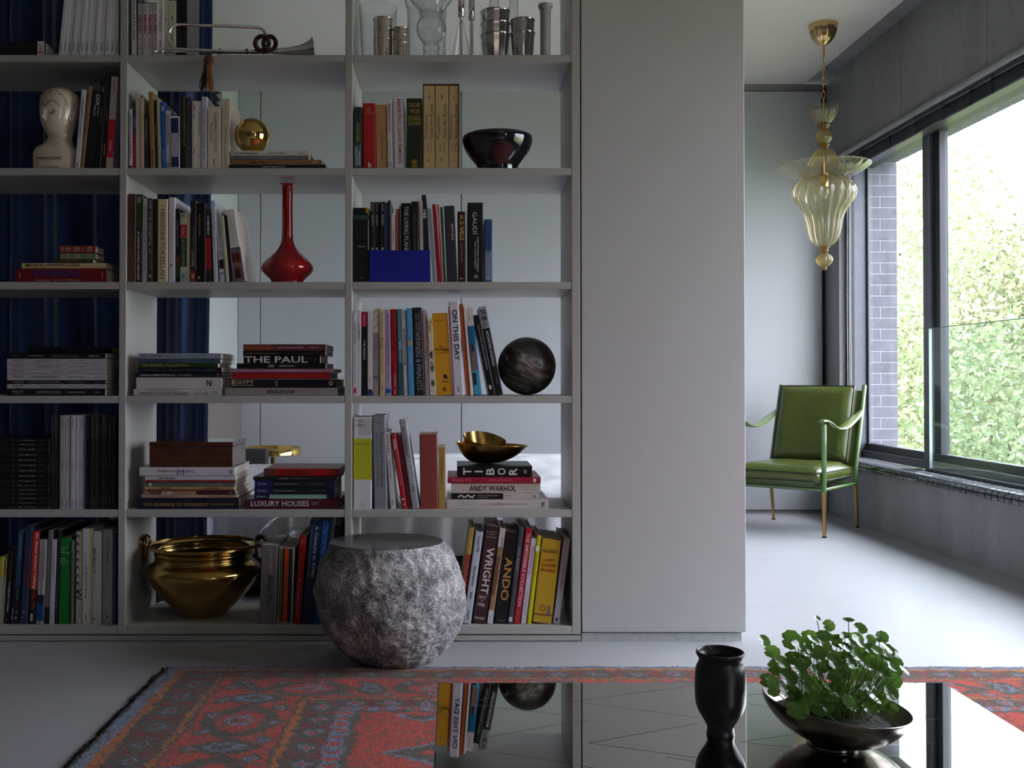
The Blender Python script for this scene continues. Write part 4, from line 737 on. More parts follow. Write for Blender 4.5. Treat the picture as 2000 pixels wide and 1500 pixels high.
zl = stack('L', 4, 'right', [
 ('white book with faint characters, lowest', 880, 1746, 850, 'c6bebc', dict(y=.006, D=.26, t=[('茶馆 家庭 一个人的', .12, .42, .48, .36, 'a8a2a0'), ('一記録', .43, .52, .5, .36, 'a85a50'), ('展覧会 ART IN PROCESS', .52, .8, .5, .22, '5a5654'), ('東京', .93, .96, .5, .5, '33302e', 'b')])),
 ('book half black half white with photo hong kong title', 920, 1666, 797, 'c0b8b6', dict(y=.008, b=[(0, .59, '0f0e10')], t=[('▞▚▞▚▞', .07, .27, .5, .5, 'd8d4d4', 'b'), ('PHOTO HONG KONG', .3, .53, .62, .24, 'b8b4b4'), ('~6', .3, .42, .3, .18, '8a8684'), ('~4', .61, .68, .6, .15, '55504e'), ('◉', .93, .96, .5, .45, '6a6664')])),
 ('cream book with large black artist name', 917, 1676, 713, 'c4b8ae', dict(y=.008, t=[('ANDY WARHOL', .205, .73, .48, .56, '17151a', 'b'), ('RETROSPECTIVE', .745, .965, .66, .18, 'a09890'), ('~10', .8, .96, .35, .1, 'a09890')])),
 ('red book with a number in pink', 888, 1678, 660, '9a1c30', dict(y=.004, t=[('Factory 215', .05, .25, .5, .55, 'd89aa0'), ('~16', .44, .7, .5, .18, 'c87880'), ('■', .92, .95, .5, .55, 'e0d8da')])),
 ('black book with large turned white letters', 968, 1606, 566, '08080a', dict(hard=True, D=.2, y=.004, t=[('TIBOR', .07, .83, .5, .62, 'd8d4d0', 'rb'), ('@', .885, .93, .5, .35, 'b8b4b0')])),
], 'pile under the brass bowls')
# ================= bottom shelf
row('M', 5, 'left', [
 ('yellow and grey book cut by the frame edge', -40, 14, 470, 22, 'b0a838', dict(hard=True, b=[(.3, 1, 'a8a49c')])),
 ('grey book with olive and orange top', 16, 24, 480, 30, '8a8878', dict(b=[(0, .12, '6a7a30'), (.12, .25, 'a05a2c')])),
 ('black book with orange and white lettering', 26, 84, 380, 52, '0e0c0d', dict(hard=True, t=[('bill cunningham', .08, .44, .5, .38, 'a83418'), ('incognito royale', .46, .85, .5, .36, 'd0ccd0', 'b'), ('●', .93, .97, .4, .3, 'b02818')])),
 ('narrow black book left of the blue ones', 88, 108, 372, 48, '131216', dict(t=[('~5', .8, .95, .5, .5, 'a8a4a8')])),
 ('sea-blue paperback leaning right', 111, 155, 250, 44, '234868', dict(b=[(.6, 1, '12141e'), (.05, .3, '3a6484', .2, .8)], t=[('~6', .62, .75, .5, .2, '6a8ab0'), ('C▮', .85, .95, .5, .3, 'c0c0c8')])),
 ('slate blue book with dark red artist lettering', 163, 228, 205, 50, '2a3350', dict(hard=True, D=.22, t=[('MATISSE', .24, .62, .6, .6, '7a1c38'), ('~5', .2, .28, .5, .3, 'a8b0c8', 'h'), ('Y', .38, .66, .9, .4, 'c8d0e0', 'hb'), ('Prestel', .2, .7, .935, .18, '8a94b0', 'h')])),
 ('black book with red band about the bauhaus building', 238, 298, 248, 44, '100d0e', dict(hard=True, D=.24, b=[(0, .63, 'c4301c')], t=[('the dessau bauhaus building', .015, .62, .55, .55, 'e4dcd8', 'b'), ('1926-1999', .64, .84, .55, .5, 'b83820', 'b'), ('▮', .89, .97, .45, .35, 'c0bcb8')])),
 ('white and navy paperback, left of a pair', 306, 338, 322, 34, 'bcb8c0', dict(b=[(.655, .76, '161630'), (.76, .965, '1c4890')], t=[('~12', .1, .5, .5, .25, '6a6672')])),
 ('white and navy paperback, right of a pair', 340, 366, 322, 32, 'b8b4bc', dict(b=[(.655, .76, '161630'), (.76, .965, '1c4890')], t=[('~10', .1, .5, .5, .25, '6a6672')])),
 ('taller grey-brown book with twig pattern', 372, 414, 240, 36, '7e7470', dict(hard=True, D=.25, b=[(.82, 1, '15141a')], t=[('╱', .3, .36, .5, .6, '4a403c'), ('╲', .6, .65, .5, .7, '4a403c')])),
 ('slim white paperback left of the green book', 416, 456, 322, 26, 'c4c0cc', dict(t=[('~14', .1, .45, .5, .25, '7a7684'), ('~3', .9, .95, .5, .3, '7a7684')])),
 ('thin black book left of the green book', 459, 488, 240, 30, '141318', dict(t=[('~14', .1, .9, .5, .3, '5a5660')])),
 ('bright green book with white lettering', 492, 585, 305, 20, '047220', dict(hard=True, D=.26, t=[('Live and', .08, .72, .12, .13, 'b8d8bc', 'hb'), ('Work', .08, .5, .15, .13, 'b8d8bc', 'hb'), ('Paintings', .08, .85, .18, .13, 'b8d8bc', 'hb'), ('Gillian', .08, .55, .25, .13, 'b8d8bc', 'hb'), ('Carnegie', .08, .8, .28, .13, 'b8d8bc', 'hb'), ('Works', .08, .6, .31, .13, 'b8d8bc', 'h')])),
 ('thin pale green-grey paperback', 596, 618, 330, 10, '747a70', dict(t=[('~14', .15, .95, .5, .3, '20241e')])),
 ('white book with bold black brush curls', 640, 694, 252, 0, 'beb8ae', dict(hard=True, D=.22, t=[*[('c' if k > 4 else '(', .03 + k * .085, .085 + k * .085, .35, .5, '16140f', 'b') for k in range(8)], ('W', .62, .75, .55, .9, '121010', 'b'), ('~6', .8, .95, .6, .15, '7a746a')])),
 ('white and pale yellow book reading classical living', 698, 775, 228, 4, 'cac4c8', dict(hard=True, D=.26, b=[(0, 1, 'bcb460', .78, 1), (0, 1, 'bcb460', 0, .08)], t=[('the artful', .24, .36, .38, .14, '6a6670'), ('of classical living', .38, .73, .42, .3, '17151a', 'b'), ('~4', .9, .97, .42, .2, '33303a')])),
 ('plain white book with grey characters', 780, 860, 250, 2, 'c2bcc2', dict(hard=True, D=.26, t=[('最新的藏家印记录', .18, .46, .25, .3, '5a565c', 'b'), ('~10', .5, .65, .25, .15, '8a868c'), ('~3', .93, .96, .2, .2, '33303a')])),
 ('grey-white book with vertical dark capitals', 866, 955, 238, 4, '9c9896', dict(hard=True, D=.26, t=[('WANG KEPING', .08, .35, .52, .26, '3a3836'), ('王克平', .4, .54, .52, .2, '5a5856'), ('❦', .38, .62, .935, .28, '26241f', 'h')])),
 ('blue patterned book against the upright', 958, 982, 265, 0, '1c2858', dict(D=.2, t=[('~20', .03, .97, .5, .6, '3a4a80')])),
], 'books on the bottom shelf, left bay')
row('N', 5, 'middle', [
 ('thick grey book reading Life Style', 1198, 1340, 368, 20, '76706e', dict(hard=True, D=.22, t=[('Life Style', .05, .37, .6, .3, 'b8b4b4'), ('Bruce Mau', .39, .77, .6, .3, '17151a'), ('⊕', .4, .6, .975, .22, '3a3634', 'h')])),
 ('pale grey slipcased book with orange and yellow stripes', 1346, 1481, 385, 20, '96949c', dict(hard=True, D=.24, b=[(.02, .975, '0e0f10', .12, .9), (.02, .975, '8a7a20', .17, .26), (.02, .975, 'c8481c', .38, .66), (.02, .975, '24381c', .76, .88)])),
 ('red book leaning right beside the slipcase', 1490, 1552, 282, 54, 'a0120e', dict(hard=True, D=.24, t=[('V', .04, .1, .5, .5, 'c88a70'), ('~12', .22, .5, .4, .15, 'b05040'), ('~10', .5, .95, .4, .2, 'c09088')])),
 ('blue book reading A Century in Crisis', 1558, 1656, 155, 74, '10244a', dict(hard=True, D=.24, t=[('A Century in Crisis', .05, .55, .62, .38, 'c8ccd8', 'b'), ('~22', .05, .55, .25, .12, '6a80a8')])),
 ('bright blue book reading The Vertical', 1660, 1722, 160, 76, '1656a8', dict(D=.22, t=[('The Vertical Village', .04, .5, .55, .55, '8ab8e8')])),
 ('black book mostly hidden behind the stone stool', 1780, 1850, 200, 60, '0a0a0c', dict(hard=True, D=.24)),
 ('dark book wedged against the upright behind the stone stool', 1852, 1905, 120, 0, '0c0c0e', dict(hard=True, D=.24, b=[(.0, .1, '4a4a52', .1, .9)])),
], 'books right of the brass cauldron')
row('O', 5, 'right', [
 ('yellow and red book partly behind the stone stool', 960, 1004, 215, 112, 'a88a40', dict(hard=True, D=.2, b=[(.28, .62, 'a8201c'), (.62, 1, '8a1a1c')], t=[('Chen', .3, .56, .5, .7, '6a6860', 'b')])),
 ('pale blue-white book leaning right', 1018, 1084, 250, 108, 'b8bcc6', dict(hard=True, D=.2, t=[('~6', .05, .15, .5, .3, '6a6e7a'), ('TANK', .16, .22, .6, .3, '33363e', 'b'), ('~9', .38, .6, .5, .25, '40434c'), ('~5', .66, .74, .5, .3, '40434c'), ('~5', .86, .96, .5, .3, '40434c')])),
 ('dark brown book with big white capitals 1917 to 1942', 1095, 1212, 200, 122, '3c2224', dict(hard=True, D=.25, t=[('Bruce Brooks', .1, .85, .065, .1, 'c8bcb8', 'h'), ('Pfeiffer', .3, .75, .09, .09, 'c8bcb8', 'h'), ('Peter Gossel', .1, .85, .12, .1, 'c8bcb8', 'h'), ('WRIGHT', .22, .70, .55, .56, 'd8ccc8', 'b'), ('1917', .2, .72, .755, .26, 'd8ccc8', 'hb'), ('–', .4, .55, .775, .04, 'd8ccc8', 'h'), ('1942', .2, .72, .83, .26, 'd8ccc8', 'hb'), ('TASCHEN', .12, .82, .96, .15, 'd8ccc8', 'hb')])),
 ('beige patterned book right of the brown one', 1222, 1270, 222, 112, 'a07a58', dict(hard=True, D=.2, b=[(.86, 1, 'c8c4cc'), (.0, .2, 'c8c0b8'), (.3, .7, '6a4a38', .1, .6)], t=[('~12', .1, .6, .7, .2, '4a342a')])),
 ('black book with big gold capital lettering', 1280, 1390, 250, 96, '07070a', dict(hard=True, D=.24, t=[('ANDO', .28, .75, .55, .6, 'b8864a', 'b'), ('~6', .1, .8, .06, .05, '7a2a3a', 'h'), ('TASCHEN', .25, .8, .975, .12, '8a8488', 'h')])),
 ('slate grey book with pale artist name', 1395, 1440, 215, 100, '44454e', dict(hard=True, D=.23, b=[(.93, .975, 'd0d0d8', .2, .8)], t=[('Anish Kapoor', .2, .45, .5, .4, 'b8bcc8')])),
 ('red book reading THE IMPOSSIBLE COLLECTION', 1443, 1500, 222, 108, 'a81028', dict(hard=True, D=.23, t=[('THE IMPOSSIBLE COLLECTION', .05, .82, .55, .5, 'd8c8cc', 'b'), ('ASSOULINE', .86, .97, .5, .3, 'c88a50')])),
 ('white book with pink capital lettering', 1508, 1553, 310, 90, 'ccc6d0', dict(D=.2, t=[('TSENG KWONG CHI', .09, .42, .5, .4, 'c05a70', 'b'), ('BAD BOYS THE MUSE', .62, .9, .5, .35, 'c08090')])),
 ('narrow acid-yellow book', 1560, 1597, 285, 88, 'c8be10', dict(hard=True, D=.24, b=[(.12, .18, 'd8d8b0')], t=[('~12', .2, .45, .5, .2, 'a89a10')])),
 ('thick yellow cookery book with red and black lettering', 1604, 1770, 310, 86, 'c09a20', dict(hard=True, D=.22, b=[(.895, .9, '1c1c2c'), (.9, .912, 'a02820')], t=[('PELLAPRAT', .1, .88, .165, .18, '1c1a10', 'h'), ("L’ART", .25, .78, .27, .17, 'a82018', 'hb'), ('CULINAIRE', .12, .9, .33, .17, 'a82018', 'hb'), ('MODERNE', .12, .88, .39, .15, 'a82018', 'hb'), ('◎', .28, .62, .86, .34, '8a5a18', 'h'), ('♟', .68, .86, .90, .5, '5a6a98', 'h')])),
 ('grey-white book with pale lettering, rightmost', 1780, 1838, 305, 96, 'b0a8b4', dict(hard=True, D=.24, t=[('THE SECRET', .05, .33, .5, .25, 'c88a90'), ('NORTH KOREA', .36, .58, .5, .28, '5a5260', 'b'), ('●', .93, .97, .5, .4, '15151a')])),
], 'leaning books right of the stone stool')
# ---------------------------------------------------------------- metals and ceramics
def polished(name, col, rough=.12, bump=.0, bs=12, dist=.002, metal=1): return mat(name, col, rough=rough, metal=metal, var=.06, vs=6, bump=bump, bs=bs, dist=dist)
M_gold = polished('polished_gold', (.72, .50, .16), .06)
M_brass = polished('old_brass', (.44, .28, .09), .17, .25, 9, .004)
M_brassd = polished('dark_brass', (.22, .13, .05), .28, .3, 30)
M_brassi = polished('bright_brass', (.72, .46, .14), .2)
M_silver = polished('silver', (.78, .76, .74), .1)
M_silvd = polished('hammered_silver', (.66, .60, .54), .14, .9, 110, .0012)
M_clear = glass('clear_glass', (.97, .98, .99), (.40, .45, .52), ior=1.45, power=.3, refl=1.6)
def lathe_px(reg, uc, Y, prof, z0=None, scale=None, **kw):
    """profile given as (v, half width in u) rows, top or bottom first; returns builder and foot point"""
    x, y = REG[reg]; rows = sorted(prof, key=lambda q: -q[0]); base = P(x + uc * .23, y + rows[0][0] * .23, Y)
    zb_ = base.z if z0 is None else z0; k = .23 * Y / F
    pr = [(rows[0][1] * k, 0)] + [(r * k, max(.0005 * (i + 1), P(x, y + v * .23, Y).z - base.z + (0 if z0 is None else base.z - z0))) for i, (v, r) in enumerate(rows)]
    return MB().lathe(pr, (base.x, Y, zb_), **kw), Vector((base.x, Y, zb_)), k
def smoothprof(prof, k=5): return [(v, max(r, 0)) for v, r in catmull(prof, k)]
# golden ball
Y = 3.13; r = 34.5 * Y / F; c = P(230 + 1137 * .23, 742, Y)
ball = thing('gold_ball', 'shiny golden ball resting on the short pile of lying books', 'ball', (c.x, Y, zb))
MB().lathe([(r * math.sin(math.pi * i / 40), -r * math.cos(math.pi * i / 40)) for i in range(41)], (c.x, Y, zb + r), n=64).build('sphere', M_gold, ball)
MB().lathe([(.004, 0), (.005, .001), (.003, .0015)], (c.x, Y, zb + 2 * r - .001), n=12).build('plug', M_gold, ball)
# stone ball
Y = 3.215; r = 56.5 * Y / F; c = P(670 + 1560 * .23, 742, Y)
def stone_sphere_mat():
    m = bpy.data.materials.new('veined_stone'); t, N, L, b = nt(m); tc = N.new('ShaderNodeTexCoord'); mp = N.new('ShaderNodeMapping')
    mp.inputs['Rotation'].default_value = (0, R(28), 0); mp.inputs['Scale'].default_value = (3.5, 7, 15); n = N.new('ShaderNodeTexNoise'); n.inputs['Scale'].default_value = 1.6; n.inputs['Detail'].default_value = 9; n.inputs['Roughness'].default_value = .72; n.inputs['Distortion'].default_value = 1.1
    r_ = N.new('ShaderNodeValToRGB'); e = r_.color_ramp.elements; e[0].position = .35; e[0].color = (.018, .018, .017, 1); e[1].position = .66; e[1].color = (.46, .42, .38, 1); q = r_.color_ramp.elements.new(.52); q.color = (.075, .07, .062, 1)
    L.new(tc.outputs['Object'], mp.inputs[0]); L.new(mp.outputs[0], n.inputs['Vector']); L.new(n.outputs['Fac'], r_.inputs[0]); L.new(r_.outputs[0], b.inputs['Base Color']); b.inputs['Roughness'].default_value = .38
    return m
sb = MB().lathe([(r * math.sin(math.pi * i / 40), -r * math.cos(math.pi * i / 40)) for i in range(41)], (0, 0, 0), n=64)
o = bpy.data.objects.new('stone_ball', sb.mesh('stone_ball', stone_sphere_mat())); C.objects.link(o); o.location = (c.x, Y, SZ[4] + .0002 + r); o.rotation_euler = (R(12), R(28), 0)
o['label'] = 'dark grey streaked stone ball on the fourth shelf beside leaning books'; o['category'] = 'ball'
# black bowl
prof = smoothprof([(1168, 296), (1190, 299), (1215, 297), (1260, 284), (1310, 258), (1360, 222), (1400, 190), (1425, 176)])
Y = 3.15; mb, base, k = lathe_px('C', 1312, Y, prof, z0=SZ[2] + .0003, n=72, cap=False)
bw = thing('black_bowl', 'glossy black bowl on the second shelf near the right upright', 'bowl', base)
M_black = mat('black_lacquer', (.006, .006, .010), rough=.06, coat=.6, spec=.7)
mb.build('bowl_wall', M_black, bw); H_ = P(0, 1168 * .23, Y).z - base.z
MB().lathe([(176 * k, 0), (0.001, .001)], base, n=48).build('foot', M_black, bw)
MB().lathe([(.16 * 296 * k, .008), (.6 * 296 * k, .02), (.86 * 296 * k, H_ * .5), (.97 * 296 * k, H_ * .93), (.985 * 296 * k, H_ + .002), (1.0 * 296 * k, H_ * 1.0)], base, n=72).build('inner_wall', M_black, bw)
# red bottle vase
prof = smoothprof([(130, 62), (136, 60), (150, 46), (200, 45), (300, 45), (450, 46), (560, 48), (610, 52), (655, 68), (700, 102), (745, 150), (790, 196), (820, 216), (848, 223), (872, 216), (900, 190), (925, 160), (945, 142), (958, 136)])
Y = 3.16; mb, base, k = lathe_px('E', 1440, Y, prof, z0=SZ[3] + .0003, n=72)
vs_ = thing('bottle_vase', 'glossy deep red long-necked bottle vase on the third shelf', 'vase', base)
M_red = mat('red_glaze', (.30, .004, .008), rough=.1, coat=.6)
mb.build('body', M_red, vs_); VT = P(0, 330 + 130 * .23, Y).z - base.z; MB().lathe([(61 * k, VT - k), (62.5 * k, VT + 1.5 * k), (60 * k, VT + 3 * k), (40 * k, VT - k), (36 * k, VT - 40 * k)], base, n=48, cap=False).build('lip', M_red, vs_)
# ---------------------------------------------------------------- porcelain head
M_porc = mat('cream_porcelain', (.60, .50, .37), rough=.17, coat=.4, var=.04, vs=4)
M_pink = ink('1a1a18')
Yh = 3.128; kh = .23 * Yh / F; hc = P(0 + 500 * .23, 742, Yh); hb0 = SZ[2] + .0003
def hz(v): return max(hb0, P(0, v * .23, Yh).z) if v < 1420 else hb0
FD = R(-115)                                 # face looks towards the camera and a little left
fd = Vector((math.cos(FD), math.sin(FD), 0)); sd = Vector((-math.sin(FD), math.cos(FD), 0))   # sd: subject's left (picture right)
HC = Vector((hc.x, Yh, 0))
def G(x, s): return math.exp(-(x / s) ** 2)
HS = [(1425, 190, 112, 0), (1330, 192, 116, 0), (1300, 188, 114, 0), (1270, 170, 108, 0), (1240, 138, 100, -2), (1215, 114, 96, -4), (1185, 103, 94, -4), (1155, 103, 100, 0), (1120, 112, 122, 6), (1085, 126, 140, 12), (1040, 140, 154, 12), (980, 152, 162, 8), (920, 158, 168, 4), (870, 160, 170, 0)]
HS += [(870 - dv, 160 * math.sqrt(1 - (dv / 122.5) ** 2), 170 * math.sqrt(1 - (dv / 122.5) ** 2), -dv * .06) for dv in (20, 40, 60, 75, 88, 98, 106, 112, 116, 119, 121, 122.4)]
HV = [h[0] for h in HS][::-1]
def hparam(v):
    return [float(np.interp(v, HV, [h[i] for h in HS][::-1])) for i in (1, 2, 3)]
def head_pt(a, v, out=0):
    tb_ = min(1, max(0, (v - 1170) / 90)); FDv = R(-115 + 25 * tb_); fd = Vector((math.cos(FDv), math.sin(FDv), 0)); sd = Vector((-math.sin(FDv), math.cos(FDv), 0)); HCv = HC + Vector((-24 * kh * tb_, 0, 0))
    sq_ = 1 - .35 * tb_; ca, sa = math.cos(a), math.sin(a); ca = math.copysign(abs(ca) ** sq_, ca); sa = math.copysign(abs(sa) ** (sq_ if tb_ else 1), sa)                     # a: 0 = nose direction, positive to subject's left
    hw, hd, off = hparam(v); face = math.cos(a) > 0
    x = hd * ca; y = hw * sa
    if v < 1190:
        fw = max(0, math.cos(a))
        x += 24 * G(a, .10) * G((v - 1038), 20) * fw + 20 * G(a, .075) * G(v - 1000, 42)          # nose
        x += 12 * G(a, .7) * G(v - 950, 16) * fw                                                # brow
        x -= 21 * (G(a - .36, .17) + G(a + .36, .17)) * G(v - 985, 24)                          # eye sockets
        x += 7 * (G(a - .36, .1) + G(a + .36, .1)) * G(v - 985, 11)                            # lids
        x += 14 * G(a, .24) * (G(v - 1078, 7) + G(v - 1095, 8)) - 8 * G(a, .2) * G(v - 1086, 3)   # lips
        x += 10 * G(a, .25) * G(v - 1130, 16)                                                   # chin
    x += off
    n_ = 1 + out / max(20, math.hypot(x, y))
    return HCv + fd * (x * kh * n_) + sd * (y * kh * n_) + Vector((0, 0, hz(v)))
hd_ = thing('phrenology_head', 'cream glazed porcelain head marked with black lines on the second shelf', 'bust', (hc.x, Yh, hb0))
nv, nu = 150, 120
vv = [1425 + (870 - 1425) * j / 100 for j in range(101)] + [870 - 122.45 * math.sin(math.pi / 2 * j / 50) for j in range(1, 51)]
mb = MB(); V = [head_pt(2 * math.pi * i / nu, v) for v in vv for i in range(nu)]
mb.add(V, [(j * nu + i, j * nu + (i + 1) % nu, (j + 1) * nu + (i + 1) % nu, (j + 1) * nu + i) for j in range(nv) for i in range(nu)], True)
mb.build('bust', M_porc, hd_)
for s_ in (-1, 1):                            # ears
    pts = [head_pt(s_ * (1.52 + .1 * math.sin(t)), 1005 - 42 * math.cos(t), 5 + 5 * math.sin(t)) for t in [i * .55 for i in range(10)]]
    MB().tube(pts, [.0035, .005, .006, .006, .0055, .005, .005, .0045, .004, .003], 8).build('ear', M_porc, hd_)
ml = MB()
def hline(pts, r_=.0005):
    q = [head_pt(a, v, 1.2) for a, v in catmull(pts, 4)]; ml.tube(q, r_, 4)
for a0, a1, v0, v1 in [(-.5, -.5, 760, 900), (-.95, -.5, 850, 850), (-.15, -.15, 760, 930), (-.5, -.15, 930, 930), (.05, .45, 830, 815), (.2, .35, 790, 860), (.5, .85, 800, 850), (.9, 1.2, 840, 930), (-.95, -.7, 900, 890), (.1, .1, 760, 800), (1.2, 1.25, 900, 1000)]:
    hline([(a0, v0), ((a0 + a1) / 2 + .03, (v0 + v1) / 2), (a1, v1)])
hline([(.1, 960), (.2, 925), (.4, 905), (.65, 915), (.85, 950)]); hline([(.22, 985), (.3, 998), (.42, 1003), (.55, 997), (.62, 985)], .0008); hline([(-.22, 985), (-.3, 998), (-.42, 1003), (-.55, 997), (-.62, 985)], .0008)
rr = random.Random(5)
for i in range(60):                            # tiny map lettering strokes
    a = rr.choice([-.7, -.3, .05, .3, .55, .8, 1.05]) + rr.uniform(-.08, .08); v = rr.choice([790, 815, 840, 865, 890, 915, 930]) + rr.uniform(-5, 5)
    hline([(a, v), (a + rr.uniform(-.02, .06), v + rr.uniform(-12, 12))], .0004)
for i in range(10): a = .1 + i * .08; hline([(a, 955 - 45 * math.sin(i / 9 * 3.1)), (a + .01, 930 - 45 * math.sin(i / 9 * 3.1))], .0004)
ml.build('map_lines', M_pink, hd_)
yb_ = Yh - 124 * kh - .0015; xl = hc.x
text_job('PHRENOLOGY', hd_, (xl - 150 * kh, yb_ + .0005, hz(1382)), (1, 0, 0), (0, 0, 1), 215 * kh, 22 * kh, '1a1a18', .02)
text_job('BY', hd_, (xl - 55 * kh, yb_ + .0005, hz(1400)), (1, 0, 0), (0, 0, 1), 26 * kh, 10 * kh, '1a1a18', .0)
text_job('L. N. FOWLER', hd_, (xl - 118 * kh, yb_ + .0005, hz(1424)), (1, 0, 0), (0, 0, 1), 155 * kh, 15 * kh, '1a1a18', .01)
# ---------------------------------------------------------------- bugle with cord and tassel
Yb = 3.13; kb = .23 * Yb / F
def B_(u, v, Y_=None): return P(230 + u * .23, v * .23, Y_ or Yb)
def yb2(u): return 3.068 + (u - 315) / 1340 * .122
def b2(u, v, dy=0): Y_ = yb2(u); return P(230 + u * .23, v * .23, Y_ + dy)
ztop = SZ[1]
bg_ = thing('bugle', 'silver bugle lying on the top shelf of the middle bay', 'bugle', (b2(1000, 440).x, Yb, ztop))
e0, e1 = b2(500, 437), b2(1650, 437); axb = (e1 - e0).normalized(); LB = (e1 - e0).length; rb = e1.z - ztop - .0005
bp_ = [(0, .0042), (.35, .0048), (.6, .0062), (.72, .0085), (.80, .0115), (.87, .0165), (.92, .0225), (.96, .031), (.985, .040), (1, rb)]
bp_ = catmull(bp_, 5)
MB().lathe([(r_, t * LB) for t, r_ in bp_], e0, n=48, axis=axb, cap=False).build('bell', M_silver, bg_)
MB().lathe([(max(.001, r_ - .0009), t * LB) for t, r_ in bp_], e0, n=48, axis=axb, cap=False).build('bell_lining', M_brass, bg_)
MB().lathe([(rb, LB - .001), (rb + .0008, LB), (rb, LB + .0012), (rb - .002, LB + .0004)], e0, n=48, axis=axb, cap=False).build('bell_rim', M_silver, bg_)
loop = [(1290, 345), (1262, 300), (1240, 262), (1205, 238), (1150, 232), (900, 222), (700, 215), (560, 210), (500, 212), (455, 236), (432, 285), (430, 330), (440, 370), (465, 402), (510, 415), (620, 422), (800, 430), (950, 436)]
MB().tube([b2(u, v, -.006) for u, v in catmull(loop, 4)], 12.5 * kb, 12).build('tubing', M_silver, bg_)
MB().lathe([(17 * kb, 0), (17 * kb, 4 * kb), (9 * kb, 10 * kb), (9 * kb, 40 * kb), (12 * kb, 42 * kb), (12 * kb, 60 * kb), (9 * kb, 62 * kb), (9 * kb, 110 * kb), (13 * kb, 112 * kb), (13 * kb, 150 * kb), (10 * kb, 190 * kb)], b2(318, 437), n=20, axis=axb).build('mouthpiece', M_silver, bg_)
M_cord = mat('maroon_cord', (.06, .02, .012), rough=.9, var=.9, vs=160, bump=1, bs=300)
for cx_, cy_, ru, rv in [(1225, 368, 58, 60), (1290, 368, 52, 58)]:
    MB().tube([b2(cx_ + ru * math.cos(t), cy_ + rv * math.sin(t), -.014 + .006 * math.sin(2 * t)) for t in [i * math.pi / 16 for i in range(32)]], 19 * kb, 10, closed=True).build('cord_knot', M_cord, bg_)
for u in (870, 1100, 1240):
    MB().tube([b2(u + 8 * math.sin(t * 2), 438) + Vector((0, math.cos(t), math.sin(t))) * (17 * kb) for t in [i * math.pi / 8 for i in range(17)]], 7 * kb, 8).build('cord_wrap', M_cord, bg_)
MB().tube([b2(u, 453 + 2 * math.sin(u * .05), -.010) for u in range(800, 1290, 20)], 5 * kb, 8).build('cord', M_cord, bg_)
Yt = S - .016
MB().tube([b2(860, 452, -.012), Vector((B_(840, 455).x, S + .03, ztop + .004)), Vector((B_(820, 455).x, S + .02, ztop + .004)), Vector((B_(775, 460, Yt).x, S - .004, ztop + .004)), P(230 + 772 * .23, 112, Yt)], 4 * kb, 8).build('cord', M_cord, bg_)
tcx = P(230 + 772 * .23, 120, Yt); kt = .23 * Yt / F
MB().lathe([(4 * kt, 40 * kt), (30 * kt, 28 * kt), (42 * kt, 0), (41 * kt, -22 * kt), (30 * kt, -36 * kt), (26 * kt, -44 * kt)], P(230 + 772 * .23, 508 * .23, Yt), n=20).build('tassel_head', mat('tassel_head', (.09, .028, .012), rough=.8, var=.5, vs=90, bump=.8, bs=200), bg_)
M_tg = mat('gold_thread', (.36, .17, .03), rough=.75, var=.3, vs=40); M_tb = mat('black_thread', (.012, .012, .022), rough=.85)
rr = random.Random(9)
for m_, c0, n_ in ((M_tb, -30, 26), (M_tg, 14, 30)):
    b = MB()
    for i in range(n_):
        u0 = 772 + c0 * .5 + rr.uniform(-22, 22); u1 = u0 + c0 * .9 + rr.uniform(-22, 22); v1 = 740 + rr.uniform(-20, 48); dy = rr.uniform(-.012, .012)
        pts = [P(230 + (u0 + (u1 - u0) * t + 4 * math.sin(i + t * 5)) * .23, (545 + (v1 - 545) * t) * .23, Yt + dy * t - .002) for t in (0, .35, .7, 1)]
        b.tube(pts, 3.4 * kt, 5)
    b.build('tassel_threads', m_, bg_, kind='stuff')
# ---------------------------------------------------------------- glass and silver on the top shelf, right bay
zt0 = SZ[1] + .0003
def open_vessel(name, lab, cat, reg, uc, Y, prof, m, t=.0015, group=None, z0=zt0, n=48, ribs=0, amp=0, part='body', parent=None, flat=False):
    x, y = REG[reg]; k = .23 * Y / F; base = P(x + uc * .23, y + prof[-1][0] * .23, Y); base.z = z0
    pr = smoothprof(prof, 4); v0 = prof[-1][0]
    out = [(r_ * k, (v0 - v) * k if flat else P(x, y + v * .23, Y).z - z0) for v, r_ in pr][::-1]
    if not flat and out[0][1] > .001: out = [(out[0][0], 0)] + out
    inn = [(max(.0003, r_ - t), z + (t if i == 0 else 0)) for i, (r_, z) in enumerate(out)][::-1]
    th = parent or thing(name, lab, cat, base, group)
    MB().lathe([(.0003, 0)] + out + [(out[-1][0] - t / 2, out[-1][1] + t / 2)] + inn + [(.0003, t)], base, n=n, ribs=ribs, amp=amp, cap=False).build(part, m, th)
    return th, base, k
open_vessel('glass_vase', 'wide clear glass vase behind the hammered silver cups', 'vase', 'C', 298, 3.27, [(66, 166), (200, 158), (350, 150), (440, 146), (462, 142)], M_clear)
open_vessel('glass_vase', 'clear glass cylinder behind the bulbous hurricane glass', 'vase', 'C', 710, 3.29, [(10, 190), (60, 178), (110, 168), (300, 166), (462, 165)], M_clear)
open_vessel('hurricane_glass', 'bulbous clear glass hurricane vase with flared top', 'vase', 'C', 750, 3.18, [(-120, 210), (-40, 200), (20, 165), (75, 118), (130, 98), (165, 104), (205, 125), (250, 130), (300, 120), (340, 92), (368, 72), (385, 70), (410, 74), (440, 68), (462, 76)], M_clear)
